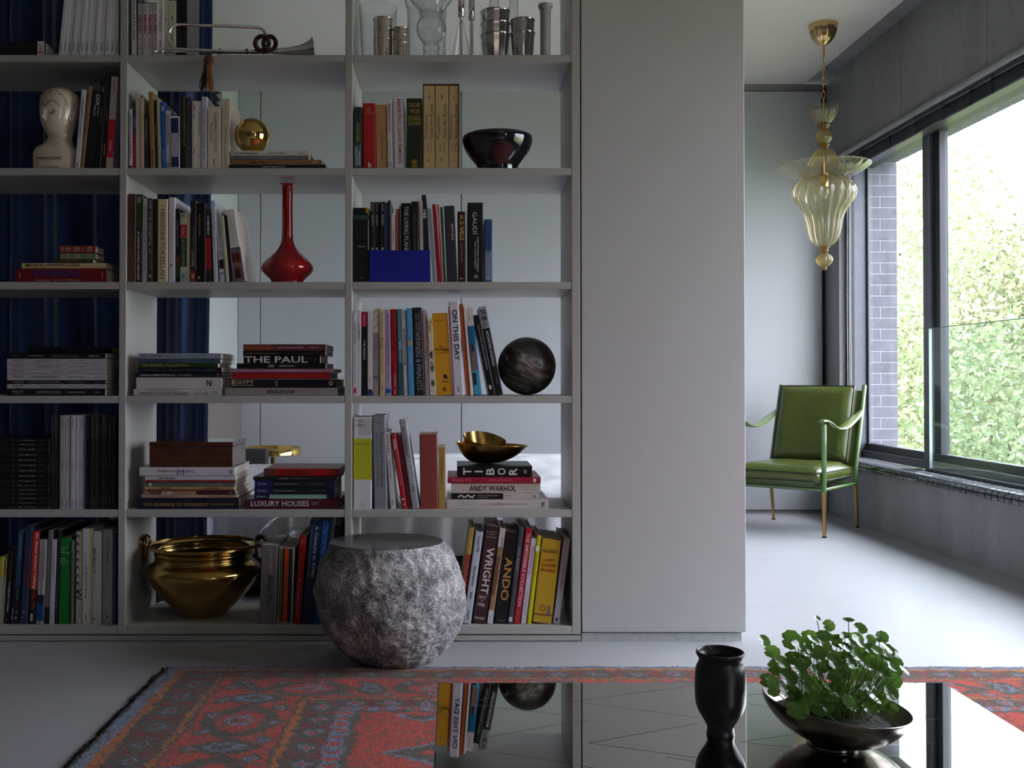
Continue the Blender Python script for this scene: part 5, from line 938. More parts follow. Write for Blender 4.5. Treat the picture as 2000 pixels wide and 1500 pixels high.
def cups(lab, uc, Y, rims, bot, w, wb, m, grp, ribs=0, amp=0):
    z = zt0; k = .23 * Y / F; n_ = len(rims); zr = [P(0, v * .23, Y).z for v in rims]; h = zr[-1] - zt0; bot = rims[-1] + h / k
    for i, v in enumerate(rims[::-1]):
        th, base, k = open_vessel('silver_cup', f"{lab}, {'lowest' if i == 0 else ('top' if i == n_ - 1 else 'middle')} of its stack", 'cup', 'C', uc, Y, [(rims[-1], w), (rims[-1] + 8, w * .965), ((rims[-1] + bot) / 2, (w + wb) / 2), (bot, wb)], m, t=.0008, group=grp, z0=z, ribs=ribs, amp=amp, part='cup_wall', flat=True)
        MB().tube([base + Vector((math.cos(t) * w * k, math.sin(t) * w * k, h)) for t in [q * math.pi / 20 for q in range(40)]], 3 * k, 6, closed=True).build('rim', m, th)
        if i < n_ - 1: z = zr[::-1][i + 1] - h
cups('hammered silver cup of the left taller stack', 343, 3.13, [168, 262, 342], 462, 86, 80, M_silvd, 'left stack of hammered cups')
cups('small hammered silver cup beside the taller stack', 489, 3.115, [247, 306, 370], 462, 64, 58, M_silvd, 'right stack of hammered cups')
cups('fluted silver beaker of the wide stack', 1295, 3.15, [108, 212, 306], 462, 132, 106, M_silver, 'wide stack of fluted beakers', 14, .02)
cups('plain silver cup of the short stack of two', 1525, 3.135, [178, 288], 462, 104, 84, M_silver, 'short stack of plain cups', 8, .012)
for uc, Y, lab, cone in ((1003, 3.11, 'mirrored glass candlestick with broad conical foot', 84), (1092, 3.14, 'taller silvery glass candlestick behind the conical one', 28)):
    k = .23 * Y / F; b0 = P(670 + uc * .23, 106, Y); b0.z = zt0
    th = thing('candlestick', lab, 'candlestick', b0)
    MB().lathe([(cone * k, 0), (cone * .98 * k, 4 * k), (cone * .8 * k, 90 * k), (cone * .5 * k, 200 * k), (max(26, cone * .33) * k, 290 * k), (18 * k, 305 * k), (15 * k, 320 * k)], b0, n=32).build('foot', M_clear, th)
    MB().lathe([(12 * k, 0), (13 * k, 150 * k), (14 * k, 300 * k), (10 * k, 330 * k), (17 * k, 345 * k), (27 * k, 352 * k), (27 * k, 470 * k), (22 * k, 620 * k), (28 * k, 640 * k)], b0, n=32).build('stem', M_silver, th)
for uc, w, Y, lab in ((1283, 42, 3.30, 'tall clear glass tube behind the wide silver beakers'), (1450, 40, 3.31, 'tall clear glass tube behind the short silver stack')):
    open_vessel('glass_tube', lab, 'vase', 'C', uc, Y, [(-200, w), (100, w), (300, w), (462, w)], M_clear, t=.001)
k = .23 * 3.11 / F; b0 = P(670 + 1718 * .23, 106, 3.11); b0.z = zt0
th = thing('milk_glass_holder', 'pale milky glass candle holder at the right end of the top shelf', 'candlestick', b0)
M_milk = mat('milk_glass', (.42, .43, .41), rough=.25, coat=.3)
MB().lathe([(43 * k, 0), (44 * k, 100 * k), (46 * k, 360 * k), (48 * k, 395 * k), (40 * k, 405 * k)], b0, n=32).build('column', M_milk, th)
MB().lathe([(40 * k, 404 * k), (56 * k, 420 * k), (63 * k, 448 * k), (60 * k, 454 * k), (50 * k, 440 * k), (30 * k, 425 * k)], b0, n=32).build('cup', M_milk, th)
# ---------------------------------------------------------------- mahogany box
a = P(230 + 268 * .23, 780 + 578 * .23, S + .025); b = P(230 + 976 * .23, 780 + 362 * .23, S + .025)
bx = thing('wooden_box', 'dark mahogany lidded box on the left pile of books, fifth shelf', 'box', (a.x, S + .025, zk))
M_mah = mat('mahogany', (.075, .022, .010), rough=.25, var=.4, vs=3, coat=.25, stretch=(3, 3, 30))
lid = zk + (b.z - zk) * .82
MB().bbox(a.x, b.x, S + .025, S + .22, zk + .0003, lid - .0008, .001).build('body', M_mah, bx)
MB().bbox(a.x - .001, b.x + .001, S + .024, S + .221, lid, b.z, .0015).build('lid', M_mah, bx)
MB().lathe([(.0025, 0), (.0025, .0006)], ((a.x + b.x) / 2, S + .0245, lid - .013), axis=(0, -1, 0), n=14).build('keyhole', M_gap, bx)
# ---------------------------------------------------------------- brass bowls on the right pile
Yg = S + .115; kg = .23 * Yg / F; gc = P(670 + 1262 * .23, 742, Yg).x; gz = zl + .0004
g1 = thing('brass_bowl', 'boat-shaped dark brass bowl with a pointed tip on the book pile', 'bowl', (gc, Yg, gz))
def boat(t, f):                                # f: 0 foot .. 1 rim
    a = 2 * math.pi * t; ex = 308 * (abs(math.cos(a)) ** .9) * (1 if math.cos(a) > 0 else -1); ey = 205 * math.sin(a)
    s_ = f ** .62; hgt = 158 + (16 if math.cos(a) < 0 else 0) * abs(math.cos(a)) ** 3 - 10 * math.cos(a)
    shift = -62 * (1 - f)
    return (gc + (ex * s_ + shift) * kg, Yg + ey * s_ * kg, gz + hgt * kg * f ** 1.75)
nseg = 72
def shell(fn, n=12, t0=0, inner=False):
    mb = MB(); V = [fn(i / nseg, .02 + .98 * j / n) for j in range(n + 1) for i in range(nseg)]
    Fs = [(j * nseg + i, j * nseg + (i + 1) % nseg, (j + 1) * nseg + (i + 1) % nseg, (j + 1) * nseg + i) for j in range(n) for i in range(nseg)]
    Fs.append(tuple(range(nseg))[::-1])
    return mb.add(V, Fs, True)
o = shell(boat, 14).build('bowl', M_brassd, g1)
def boat_in(t, f):
    x, y, z = boat(t, f); return (gc + (x - gc) * .975, Yg + (y - Yg) * .965, z + .0012)
shell(boat_in, 14).build('inner_face', M_brassi, g1)
MB().tube([boat(i / 72, 1) for i in range(72)], .0014, 6, closed=True).build('rim', M_brassi, g1)
g2x = P(670 + 1200 * .23, 742, Yg + .02).x; g2z = gz + .022
g2 = thing('brass_bowl', 'smaller shiny golden bowl tilted inside the boat-shaped one', 'bowl', (g2x, Yg + .02, g2z))
def inner(t, f):
    a = 2 * math.pi * t; s_ = f ** .45; w = 172 + 14 * math.cos(2 * a + .5)
    return (g2x + w * math.cos(a) * s_ * kg, Yg + .02 + 150 * math.sin(a) * s_ * kg, g2z + (150 - 22 * math.cos(a) + 48 * math.sin(a)) * kg * f ** 2.2)
shell(inner, 12).build('bowl', M_brassi, g2)
def inner2(t, f): x, y, z = inner(t, f); return (g2x + (x - g2x) * .97, Yg + .02 + (y - Yg - .02) * .97, z + .001)
shell(inner2, 12).build('inner_face', M_brassi, g2)
# ---------------------------------------------------------------- brass cauldron
Yc = 3.235; kc = .23 * Yc / F
prof = [(352, 446), (362, 452), (378, 440), (400, 412), (418, 402), (432, 405), (448, 396), (470, 392), (486, 398), (505, 412), (535, 445), (570, 470), (600, 474), (640, 462), (700, 432), (770, 386), (840, 330), (900, 276), (950, 226), (985, 196), (1000, 180)]
zc0 = SZ[6] + .0003; cc_ = P(230 + 735 * .23, 742, Yc).x; top = P(0, 980 + 352 * .23, Yc - .0).z
vb = 1000; sc2 = (top - zc0) / ((vb - 352) * kc)
pr = smoothprof(prof, 4); out = [(r_ * kc, (vb - v) * kc * sc2) for v, r_ in pr][::-1]
ca = thing('brass_cauldron', 'large aged brass cauldron with ring handles on the bottom shelf', 'pot', (cc_, Yc, zc0))
MB().lathe([(.001, 0)] + out, (cc_, Yc, zc0), n=96, cap=False).build('body', M_brass, ca)
inn = [(max(r_ - .004, .001), max(z, .004)) for r_, z in out][::-1]
MB().lathe([(out[-1][0], out[-1][1]), (out[-1][0] - .002, out[-1][1] + .001)] + inn + [(.001, .004)], (cc_, Yc, zc0), n=96, cap=False).build('inside', M_brass, ca)
for v in (372, 428, 460, 490): 
    r_ = float(np.interp(v, [q[0] for q in prof], [q[1] for q in prof])) * kc + .0005
    MB().tube([(cc_ + r_ * math.cos(t), Yc + r_ * math.sin(t), zc0 + (vb - v) * kc * sc2) for t in [q * math.pi / 36 for q in range(72)]], .0024, 6, closed=True).build('raised_band', M_brass, ca)
M_brh = polished('handle_brass', (.30, .17, .06), .2)
for s_ in (-1, 1):
    lx = cc_ + s_ * (452 + 36) * kc; lz = zc0 + (vb - 322) * kc * sc2
    MB().tube([Vector((lx + 42 * kc * math.cos(t) * 1.0, Yc - .01, lz + 44 * kc * math.sin(t))) for t in [q * math.pi / 12 for q in range(24)]], 11 * kc, 8, closed=True).build('lug', M_brh, ca)
    rz = lz - 70 * kc
    MB().tube([Vector((lx + (6 + 50 * math.cos(t) * .72) * kc * (1 if s_ > 0 else -1) , Yc - .012 + .02 * math.cos(t), rz + 98 * kc * math.sin(t))) for t in [q * math.pi / 16 for q in range(32)]], 13 * kc, 10, closed=True).build('ring_handle', M_brh, ca)
# ---------------------------------------------------------------- stone stool
def granite():
    m = bpy.data.materials.new('rough_granite'); t, N, L, b = nt(m); tc = N.new('ShaderNodeTexCoord')
    n1 = N.new('ShaderNodeTexNoise'); n1.inputs['Scale'].default_value = 14; n1.inputs['Detail'].default_value = 10; n1.inputs['Roughness'].default_value = .75
    n2 = N.new('ShaderNodeTexNoise'); n2.inputs['Scale'].default_value = 210; n2.inputs['Detail'].default_value = 8; n2.inputs['Roughness'].default_value = .8
    n3 = N.new('ShaderNodeTexVoronoi'); n3.inputs['Scale'].default_value = 260
    for n in (n1, n2, n3): L.new(tc.outputs['Object'], n.inputs['Vector'])
    ad = N.new('ShaderNodeMath'); ad.operation = 'MULTIPLY_ADD'; ad.inputs[1].default_value = .42; L.new(n1.outputs['Fac'], ad.inputs[0])
    ad2 = N.new('ShaderNodeMath'); ad2.operation = 'MULTIPLY'; ad2.inputs[1].default_value = .66; L.new(n2.outputs['Fac'], ad2.inputs[0]); L.new(ad2.outputs[0], ad.inputs[2])
    r_ = N.new('ShaderNodeValToRGB'); e = r_.color_ramp.elements; e[0].position = .43; e[0].color = (.04, .038, .04, 1); e[1].position = .65; e[1].color = (.85, .83, .84, 1)
    q = e.new(.52); q.color = (.18, .175, .185, 1); q = e.new(.57); q.color = (.40, .385, .39, 1)
    L.new(ad.outputs[0], r_.inputs[0]); L.new(r_.outputs[0], b.inputs['Base Color']); b.inputs['Roughness'].default_value = .75
    bp = N.new('ShaderNodeBump'); bp.inputs['Strength'].default_value = .8; bp.inputs['Distance'].default_value = .004; L.new(ad.outputs[0], bp.inputs['Height']); L.new(bp.outputs[0], b.inputs['Normal'])
    return m
Ys_ = 2.862; ks = Ys_ / F; sx = P(761, 742, Ys_).x
st = thing('stone_stool', 'rough grey granite boulder stool with a flat polished dark top', 'stool', (sx, Ys_, 0))
SP = [(0, 58), (.006, 74), (.02, 90), (.05, 110), (.09, 129), (.14, 144), (.19, 149), (.235, 148), (.27, 142), (.30, 135), (.325, 126), (.3485, 115)]   # z, half width in px
mb = MB(); nu, nv = 260, 130; V = []
for j in range(nv + 1):
    z = .3485 * j / nv; hw = float(np.interp(z, [q[0] for q in SP], [q[1] for q in SP])) * ks; cxo = float(np.interp(z, [0, .2, .35], [.022, 0, -.012]))
    ed = min(1, (nv - j) / 6)
    for i in range(nu):
        a = 2 * math.pi * i / nu; d = Vector((math.cos(a), math.sin(a), 0)); sq = 1 - .03 * math.cos(2 * a) - .15 * abs(math.sin(a)) ** 2
        p = d * hw * sq; q = Vector((p.x, p.y, z))
        w = .014 * noise.noise(q * 7 + Vector((3, 1, 2))) + .008 * abs(noise.noise(q * 17)) + .0036 * noise.noise(q * 45) + .0016 * noise.noise(q * 110) - .004
        w *= (.25 + .75 * ed); w = min(w, .008)
        V.append((sx + cxo + d.x * (hw * sq + w), Ys_ + d.y * (hw * sq + w), z + (.003 * noise.noise(q * 60) * ed if j else 0)))
mb.add(V, [(j * nu + i, j * nu + (i + 1) % nu, (j + 1) * nu + (i + 1) % nu, (j + 1) * nu + i) for j in range(nv) for i in range(nu)] + [tuple(range(nu))[::-1]], True)
mb.build('boulder', granite(), st)
top_ring = [V[nv * nu + i] for i in range(nu)]
MB().add([(x, y, .3482) for x, y, z in top_ring] + [(sx - .012 + (x - sx + .012) * .985, Ys_ + (y - Ys_) * .985, .3497) for x, y, z in top_ring], [tuple(range(nu, 2 * nu))] + [(i, (i + 1) % nu, nu + (i + 1) % nu, nu + i) for i in range(nu)]).build('polished_top', mat('polished_basalt', (.045, .045, .052), rough=.12, var=.2, vs=60), st)
# ---------------------------------------------------------------- rug
RX0, RX1, RY0, RY1 = -.812, 2.12, .25, 2.785
def rugmat():
    m = bpy.data.materials.new('rug_wool'); t, N, L, b = nt(m)
    tc = N.new('ShaderNodeTexCoord')
    def mth(op, a, b_=None, c=None, clamp=False):
        n = N.new('ShaderNodeMath'); n.operation = op; n.use_clamp = clamp
        for i, q in enumerate((a, b_, c)):
            if q is None: continue
            if isinstance(q, (int, float)): n.inputs[i].default_value = q
            else: L.new(q, n.inputs[i])
        return n.outputs[0]
    wn = N.new('ShaderNodeTexNoise'); wn.inputs['Scale'].default_value = 34; wn.inputs['Detail'].default_value = 5; wn.inputs['Roughness'].default_value = .7; L.new(tc.outputs['Object'], wn.inputs['Vector'])
    ws = N.new('ShaderNodeSeparateColor'); L.new(wn.outputs['Color'], ws.inputs[0])
    so = N.new('ShaderNodeSeparateXYZ'); L.new(tc.outputs['Object'], so.inputs[0])
    x = mth('ADD', so.outputs[0], mth('MULTIPLY', mth('SUBTRACT', ws.outputs[0], .5), .066)); y = mth('ADD', so.outputs[1], mth('MULTIPLY', mth('SUBTRACT', ws.outputs[1], .5), .066))
    Lx, Ly = RX1 - RX0, RY1 - RY0
    ex = mth('MINIMUM', x, mth('SUBTRACT', Lx, x)); ey = mth('MULTIPLY', mth('MINIMUM', y, mth('SUBTRACT', Ly, y)), 1.52)
    e = mth('MINIMUM', ex, ey)
    side = mth('LESS_THAN', ex, ey)            # 1 on left/right borders
    along = mth('ADD', mth('MULTIPLY', side, y), mth('MULTIPLY', mth('SUBTRACT', 1, side), x))
    def band(lo, hi): return mth('MULTIPLY', mth('GREATER_THAN', e, lo), mth('LESS_THAN', e, hi))
    cur = [None]
    rgb = lambda c: (*c, 1)
    red, dred, olive, blue, orange, dark = (.42, .042, .026), (.17, .024, .024), (.075, .06, .045), (.14, .17, .26), (.40, .11, .02), (.035, .03, .03)
    def layer(mask, c, amt=1.0):
        mx = N.new('ShaderNodeMix'); mx.data_type = 'RGBA'
        if amt != 1: mask = mth('MULTIPLY', mask, amt)
        L.new(mask, mx.inputs[0])
        if cur[0] is None: mx.inputs[6].default_value = rgb(red)
        else: L.new(cur[0], mx.inputs[6])
        mx.inputs[7].default_value = rgb(c); cur[0] = mx.outputs[2]
    def medal(lo, hi, period, phase, r0, r1, r2, c0, c1, c2, sx_=1.0, sy_=1.0):
        cen = (lo + hi) / 2; fr = mth('SUBTRACT', mth('FRACT', mth('DIVIDE', mth('ADD', along, phase), period)), .5); fa = mth('MULTIPLY', fr, period * sx_); de = mth('MULTIPLY', mth('SUBTRACT', e, cen), sy_)
        d = mth('SQRT', mth('ADD', mth('MULTIPLY', fa, fa), mth('MULTIPLY', de, de))); d = mth('ADD', mth('MULTIPLY', d, .6), mth('MULTIPLY', mth('ADD', mth('ABSOLUTE', fa), mth('ABSOLUTE', de)), .35))
        bnd = band(lo, hi)
        layer(mth('MULTIPLY', bnd, mth('LESS_THAN', d, r0)), c0); layer(mth('MULTIPLY', bnd, mth('LESS_THAN', d, r1)), c1); layer(mth('MULTIPLY', bnd, mth('LESS_THAN', d, r2)), c2)
    layer(band(-1, .018), dark); layer(band(.018, .05), blue); layer(band(.05, .072), orange); layer(band(.072, .085), olive)
    layer(band(.085, .165), dred)
    medal(.085, .165, .105, 0, .045, .022, .012, olive, blue, dred, 1, 1.1)
    layer(band(.165, .175), olive); layer(band(.175, .187), orange); layer(band(.187, .196), olive)
    medal(.2, .42, .33, .06, .098, .062, .034, olive, red, blue, .85, 1.0)
    medal(.2, .42, .33, .06, .020, .012, .004, red, olive, orange)
    medal(.21, .41, .33, .225, .05, .03, .016, olive, blue, olive, 1.2, .6)
    medal(.2, .27, .11, .02, .024, .014, .006, olive, blue, red); medal(.35, .42, .11, .07, .024, .014, .006, olive, blue, red)
    layer(band(.42, .43), olive); layer(band(.43, .445), orange); layer(band(.445, .455), olive)
    layer(band(.455, .53), dred); medal(.455, .53, .09, .02, .040, .022, .012, olive, blue, red)
    layer(band(.53, .57), blue); ck = mth('GREATER_THAN', mth('SINE', mth('MULTIPLY', along, 150)), .2); layer(mth('MULTIPLY', band(.536, .564), ck), red); layer(band(.57, .59), olive)
    # field motifs
    vo = N.new('ShaderNodeTexVoronoi'); vo.inputs['Scale'].default_value = 1; vo.inputs['Randomness'].default_value = .15; vo.distance = 'MANHATTAN'
    mp = N.new('ShaderNodeMapping'); mp.inputs['Scale'].default_value = (2.3, 4.2, 1); mp.inputs['Location'].default_value = (.32, .1, 0); cmb = N.new('ShaderNodeCombineXYZ'); L.new(x, cmb.inputs[0]); L.new(y, cmb.inputs[1]); L.new(cmb.outputs[0], mp.inputs[0]); L.new(mp.outputs[0], vo.inputs['Vector'])
    fld = mth('GREATER_THAN', e, .62); d = vo.outputs['Distance']
    layer(mth('MULTIPLY', fld, mth('LESS_THAN', d, .30)), blue); layer(mth('MULTIPLY', fld, mth('LESS_THAN', d, .25)), olive); layer(mth('MULTIPLY', fld, mth('LESS_THAN', d, .12)), red)
    # wool mottling
    n2 = N.new('ShaderNodeTexNoise'); n2.inputs['Scale'].default_value = 230; n2.inputs['Detail'].default_value = 3
    mp2 = N.new('ShaderNodeMapping'); mp2.inputs['Scale'].default_value = (1, 1.3, 1); L.new(tc.outputs['Object'], mp2.inputs[0]); L.new(mp2.outputs[0], n2.inputs['Vector'])
    rp = N.new('ShaderNodeValToRGB'); rp.color_ramp.elements[0].position = .3; rp.color_ramp.elements[0].color = (.35, .35, .35, 1); rp.color_ramp.elements[1].position = .7; rp.color_ramp.elements[1].color = (1.5, 1.5, 1.5, 1); L.new(n2.outputs['Fac'], rp.inputs[0])
    mu = N.new('ShaderNodeMix'); mu.data_type = 'RGBA'; mu.blend_type = 'MULTIPLY'; mu.inputs[0].default_value = 1; L.new(cur[0], mu.inputs[6]); L.new(rp.outputs[0], mu.inputs[7])
    n3 = N.new('ShaderNodeTexNoise'); n3.inputs['Scale'].default_value = 60; n3.inputs['Detail'].default_value = 5; L.new(tc.outputs['Object'], n3.inputs['Vector'])
    m3 = N.new('ShaderNodeMix'); m3.data_type = 'RGBA'; m3.inputs[7].default_value = (*olive, 1); L.new(mu.outputs[2], m3.inputs[6])
    L.new(mth('MULTIPLY', mth('GREATER_THAN', n3.outputs['Fac'], .56), .65), m3.inputs[0]); L.new(m3.outputs[2], b.inputs['Base Color'])
    b.inputs['Roughness'].default_value = .95; b.inputs['Specular IOR Level'].default_value = .15; b.inputs['Sheen Weight'].default_value = .15
    bp = N.new('ShaderNodeBump'); bp.inputs['Strength'].default_value = 1; bp.inputs['Distance'].default_value = .006; L.new(n2.outputs['Fac'], bp.inputs['Height']); L.new(bp.outputs[0], b.inputs['Normal'])
    return m
rg = thing('rug', 'worn red and dark oriental wool rug under the mirrored coffee table', 'rug', (RX0, RY0, 0))
nx, ny = 300, 260
def rugp(u, v):
    x = RX0 + (RX1 - RX0) * u; y = RY0 + (RY1 - RY0) * v; z = .011 + .003 * noise.noise(Vector((x * 9, y * 9, 0))) + .0022 * noise.noise(Vector((x * 55, y * 70, 1)))
    if u < 1e-6: x += .012 * noise.noise(Vector((y * 18, 0, 3)))
    if v > 1 - 1e-6: y += .010 * noise.noise(Vector((x * 14, 7, 0)))
    if u < 1e-6 or u > 1 - 1e-6 or v < 1e-6 or v > 1 - 1e-6: z = .001
    return (x, y, z)
MB().grid(rugp, nx, ny).build('woven_field', rugmat(), rg)
M_fr = mat('rug_fringe', (.03, .03, .028), rough=1, var=.8, vs=50); b = MB(); rr = random.Random(4)
for i in range(900):
    if i % 3: y_ = RY0 + 1.3 + rr.random() * (RY1 - RY0 - 1.3); p = Vector((RX0 + .01 * noise.noise(Vector((y_ * 18, 0, 3))), y_, .004)); d = Vector((-1, rr.uniform(-.6, .6), rr.uniform(.1, .5)))
    else: x_ = RX0 + rr.random() * (RX1 - RX0); p = Vector((x_, RY1 + .008 * noise.noise(Vector((x_ * 14, 7, 0))), .004)); d = Vector((rr.uniform(-.8, .8), .7, rr.uniform(.2, .8)))
    L_ = rr.uniform(.004, .010); b.tube([p, p + d.normalized() * L_ * .6, p + d.normalized() * L_ + Vector((0, 0, -.003))], [.0016, .0013, .0007], 4)
b.build('fringe_tufts', M_fr, rg, kind='stuff')
# ---------------------------------------------------------------- mirrored coffee table
TZ = .351
tp0 = PZ(858, 1335, TZ); tp1 = PZ(1838, 1332, TZ); TX0, TX1, TY1, TY0 = tp0.x - .001, .753, (tp0.y + tp1.y) / 2, .62
tb = thing('mirrored_coffee_table', 'low square mirrored coffee table with engraved lines on the rug', 'table', ((TX0 + TX1) / 2, 1.07, 0))
M_mir = mat('dark_mirror', (.60, .615, .585), rough=.015, metal=1)
MB().bbox(TX0, TX1, TY0, TY1, TZ - .012, TZ, .0008).build('mirror_top', M_mir, tb)
M_ge = mat('green_glass_edge', (.10, .20, .19), rough=.1, coat=.5)
MB().box(TX0 - .0012, TX0, TY0, TY1, TZ - .012, TZ - .001).build('glass_edge', M_ge, tb)
MB().box(TX0, TX1, TY1, TY1 + .001, TZ - .012, TZ - .0006).build('glass_edge', mat('dark_edge', (.03, .04, .04), rough=.2), tb)
MB().bbox(TX0 + .004, TX1 - .004, TY0 + .004, TY1 - .004, TZ - .05, TZ - .0125, .002).build('apron', mat('black_mirror', (.012, .012, .014), rough=.08), tb)
for sx_ in (0, 1):
    for sy_ in (0, 1):
        x_ = TX0 + .03 + sx_ * (TX1 - TX0 - .11); y_ = TY0 + .03 + sy_ * (TY1 - TY0 - .11); MB().bbox(x_, x_ + .05, y_, y_ + .05, .014, TZ - .05, .003).build('leg', mat('black_mirror', (0, 0, 0)), tb)
M_et = mat('engraved_line', (.10, .10, .09), rough=.6)
for (ax, ay, bx_, by) in [(1150, 1451, 1362, 1413), (1150, 1451, 1362, 1480), (1446, 1449, 1640, 1422), (1446, 1449, 1700, 1478), (1120, 1370, 1360, 1338), (1120, 1370, 1362, 1401), (1120, 1409, 1150, 1408), (1460, 1357, 1490, 1355), (1460, 1374, 1510, 1382), (900, 1375, 1020, 1349), (905, 1375, 1100, 1396), (950, 1440, 1105, 1412), (960, 1468, 1110, 1490), (1700, 1440, 1830, 1452), (1300, 1478, 1372, 1490), (1122, 1493, 1240, 1515), (1710, 1410, 1836, 1404)]:
    a, b_ = PZ(ax, ay, TZ), PZ(bx_, by, TZ); d = (b_ - a); n_ = Vector((-d.y, d.x, 0)).normalized() * .0004
    MB().add([a - n_ + Vector((0, 0, .0002)), b_ - n_ + Vector((0, 0, .0002)), b_ + n_ + Vector((0, 0, .0002)), a + n_ + Vector((0, 0, .0002))], [(0, 1, 2, 3)]).build('engraved_line', M_et, tb)
# black ceramic vase
Yv = 1.30; kv = Yv / F; vx = P(1405, 742, Yv).x; vz = TZ + .0003
M_blk = mat('matt_black_stoneware', (.022, .020, .024), rough=.36, var=.25, vs=25, bump=.15, bs=120)
vzt = P(1405, 1272, Yv).z; k_ = (vzt - vz) / 168
pf = [(168, 45.5), (165, 46.5), (160, 45), (152, 41), (145, 42), (136, 46), (125, 48), (105, 48.8), (80, 48.5), (62, 47), (46, 42), (32, 34), (20, 27.5), (12, 25.2), (4, 26.5), (0, 26.8)]
pf = catmull(pf, 4); out = [(r_ * kv, h * k_) for h, r_ in pf][::-1]
bv = thing('black_vase', 'small matt black stoneware vase on the mirrored table', 'vase', (vx, Yv, vz))
MB().lathe([(.001, 0)] + out, (vx, Yv, vz), n=72, cap=False).build('body', M_blk, bv)
MB().lathe([out[-1], (out[-1][0] - .0012, out[-1][1] + .0007), (out[-1][0] - .0026, out[-1][1] - .0004)] + [(max(.002, r_ - .0028), h) for r_, h in out[::-1] if h > .01 and h < out[-1][1] - .003] + [(.001, .009)], (vx, Yv, vz), n=72, cap=False).build('inner_wall', M_blk, bv)
# metal bowl with pennywort
Yw = 1.262; kw = Yw / F; wx = P(1622, 742, Yw).x; wz = TZ + .0003
tl_ = R(6.0); ax_ = Vector((math.sin(tl_), 0, math.cos(tl_))).normalized()
bwl = thing('metal_bowl', 'round dark metal bowl standing tilted on the mirrored table', 'bowl', (wx, Yw, wz))
M_bm = mat('aged_bronze', (.20, .17, .15), rough=.24, metal=1, var=.35, vs=30, bump=.15, bs=60); M_bi = mat('bowl_inner_metal', (.34, .30, .29), rough=.3, metal=1, var=.15)
pb2 = catmull([(20, 6), (40, 7.5), (70, 14), (100, 30), (120, 48), (132, 64), (137.5, 77), (138, 80)], 4); bz = wz + .004
MB().lathe([(r_ * kw, (h - 5) * kw) for r_, h in pb2], (wx, Yw, bz), n=80, axis=ax_, cap=False).build('bowl', M_bm, bwl)
MB().lathe([((r_ - 2.2) * kw, (h - 3.2) * kw) for r_, h in pb2], (wx, Yw, bz), n=80, axis=ax_, cap=False).build('inner_face', M_bi, bwl)
MB().lathe([(138 * kw, 75 * kw), (137 * kw, 77 * kw), (135.6 * kw, 76 * kw)], (wx, Yw, bz), n=80, axis=ax_, cap=False).build('rim', M_bi, bwl)
MB().lathe([(46 * kw, 0), (48 * kw, 1 * kw), (40 * kw, 7 * kw), (34 * kw, 7 * kw), (42 * kw, 1 * kw)], (wx, Yw, wz), n=60, cap=False).build('foot_ring', M_bm, bwl)
pl = thing('pennywort_plant', 'bushy green pennywort with round leaves growing in the metal bowl', 'plant', (wx, Yw, wz + .02))
M_lf = []
for i, c in enumerate(((.10, .22, .045), (.15, .31, .08), (.075, .17, .04))):
    m = mat('pennywort_%d' % i, c, rough=.24, var=.2, vs=30, coat=.3); t = m.node_tree; tl2 = t.nodes.new('ShaderNodeBsdfTranslucent'); tl2.inputs['Color'].default_value = (c[0] * 2.3, c[1] * 2.0, c[2] * 1.2, 1)
    mx = t.nodes.new('ShaderNodeMixShader'); mx.inputs[0].default_value = .35; t.links.new(t.nodes['Principled BSDF'].outputs[0], mx.inputs[1]); t.links.new(tl2.outputs[0], mx.inputs[2]); t.links.new(mx.outputs[0], t.nodes['Material Output'].inputs['Surface']); M_lf.append(m)
leaf_me = []
for q in range(6):                             # round scalloped leaf with a slit and shallow dish
    b = MB(); n = 30; rows_ = [(.0, .0), (.35, .0), (.7, .0), (1, .0)]; V = [(0, 0, 0)]
    for rr_ in (.35, .7, 1):
        for i in range(n):
            a = 2 * math.pi * i / n; s_ = 1 + .05 * math.cos(9 * a + q) * (rr_ ** 2); cut = .35 * math.exp(-((a - math.pi) / .16) ** 2) * rr_
            d_ = rr_ * (s_ - cut); V.append((d_ * math.cos(a), d_ * math.sin(a), .16 * rr_ ** 2 + .04 * math.cos(3 * a + q) * rr_))
    Fs = [(0, 1 + i, 1 + (i + 1) % n) for i in range(n)] + [(1 + j * n + i, 1 + (j + 1) * n + i, 1 + (j + 1) * n + (i + 1) % n, 1 + j * n + (i + 1) % n) for j in (0, 1) for i in range(n)]
    b.add(V, Fs, True); leaf_me.append(b.mesh('leaf', M_lf[q % 3]))
M_stem = mat('stem_green', (.16, .28, .06), rough=.4)
rr = random.Random(21); base_z = wz + 58 * kw
SPEC = [(1595, 1208, 9), (1618, 1222, 13), (1545, 1250, 19), (1580, 1245, 17), (1492, 1252, 14), (1500, 1330, 17), (1533, 1322, 16), (1528, 1295, 17), (1657, 1212, 12), (1680, 1228, 14), (1700, 1250, 12), (1722, 1245, 13), (1740, 1270, 16), (1752, 1290, 14), (1765, 1310, 12), (1745, 1330, 17), (1668, 1378, 18), (1705, 1365, 17), (1722, 1375, 16), (1640, 1345, 16), (1600, 1300, 17), (1606, 1270, 18), (1636, 1285, 14), (1650, 1268, 15), (1672, 1280, 14), (1715, 1300, 18), (1735, 1345, 15), (1545, 1350, 14), (1572, 1330, 18), (1560, 1285, 13)]
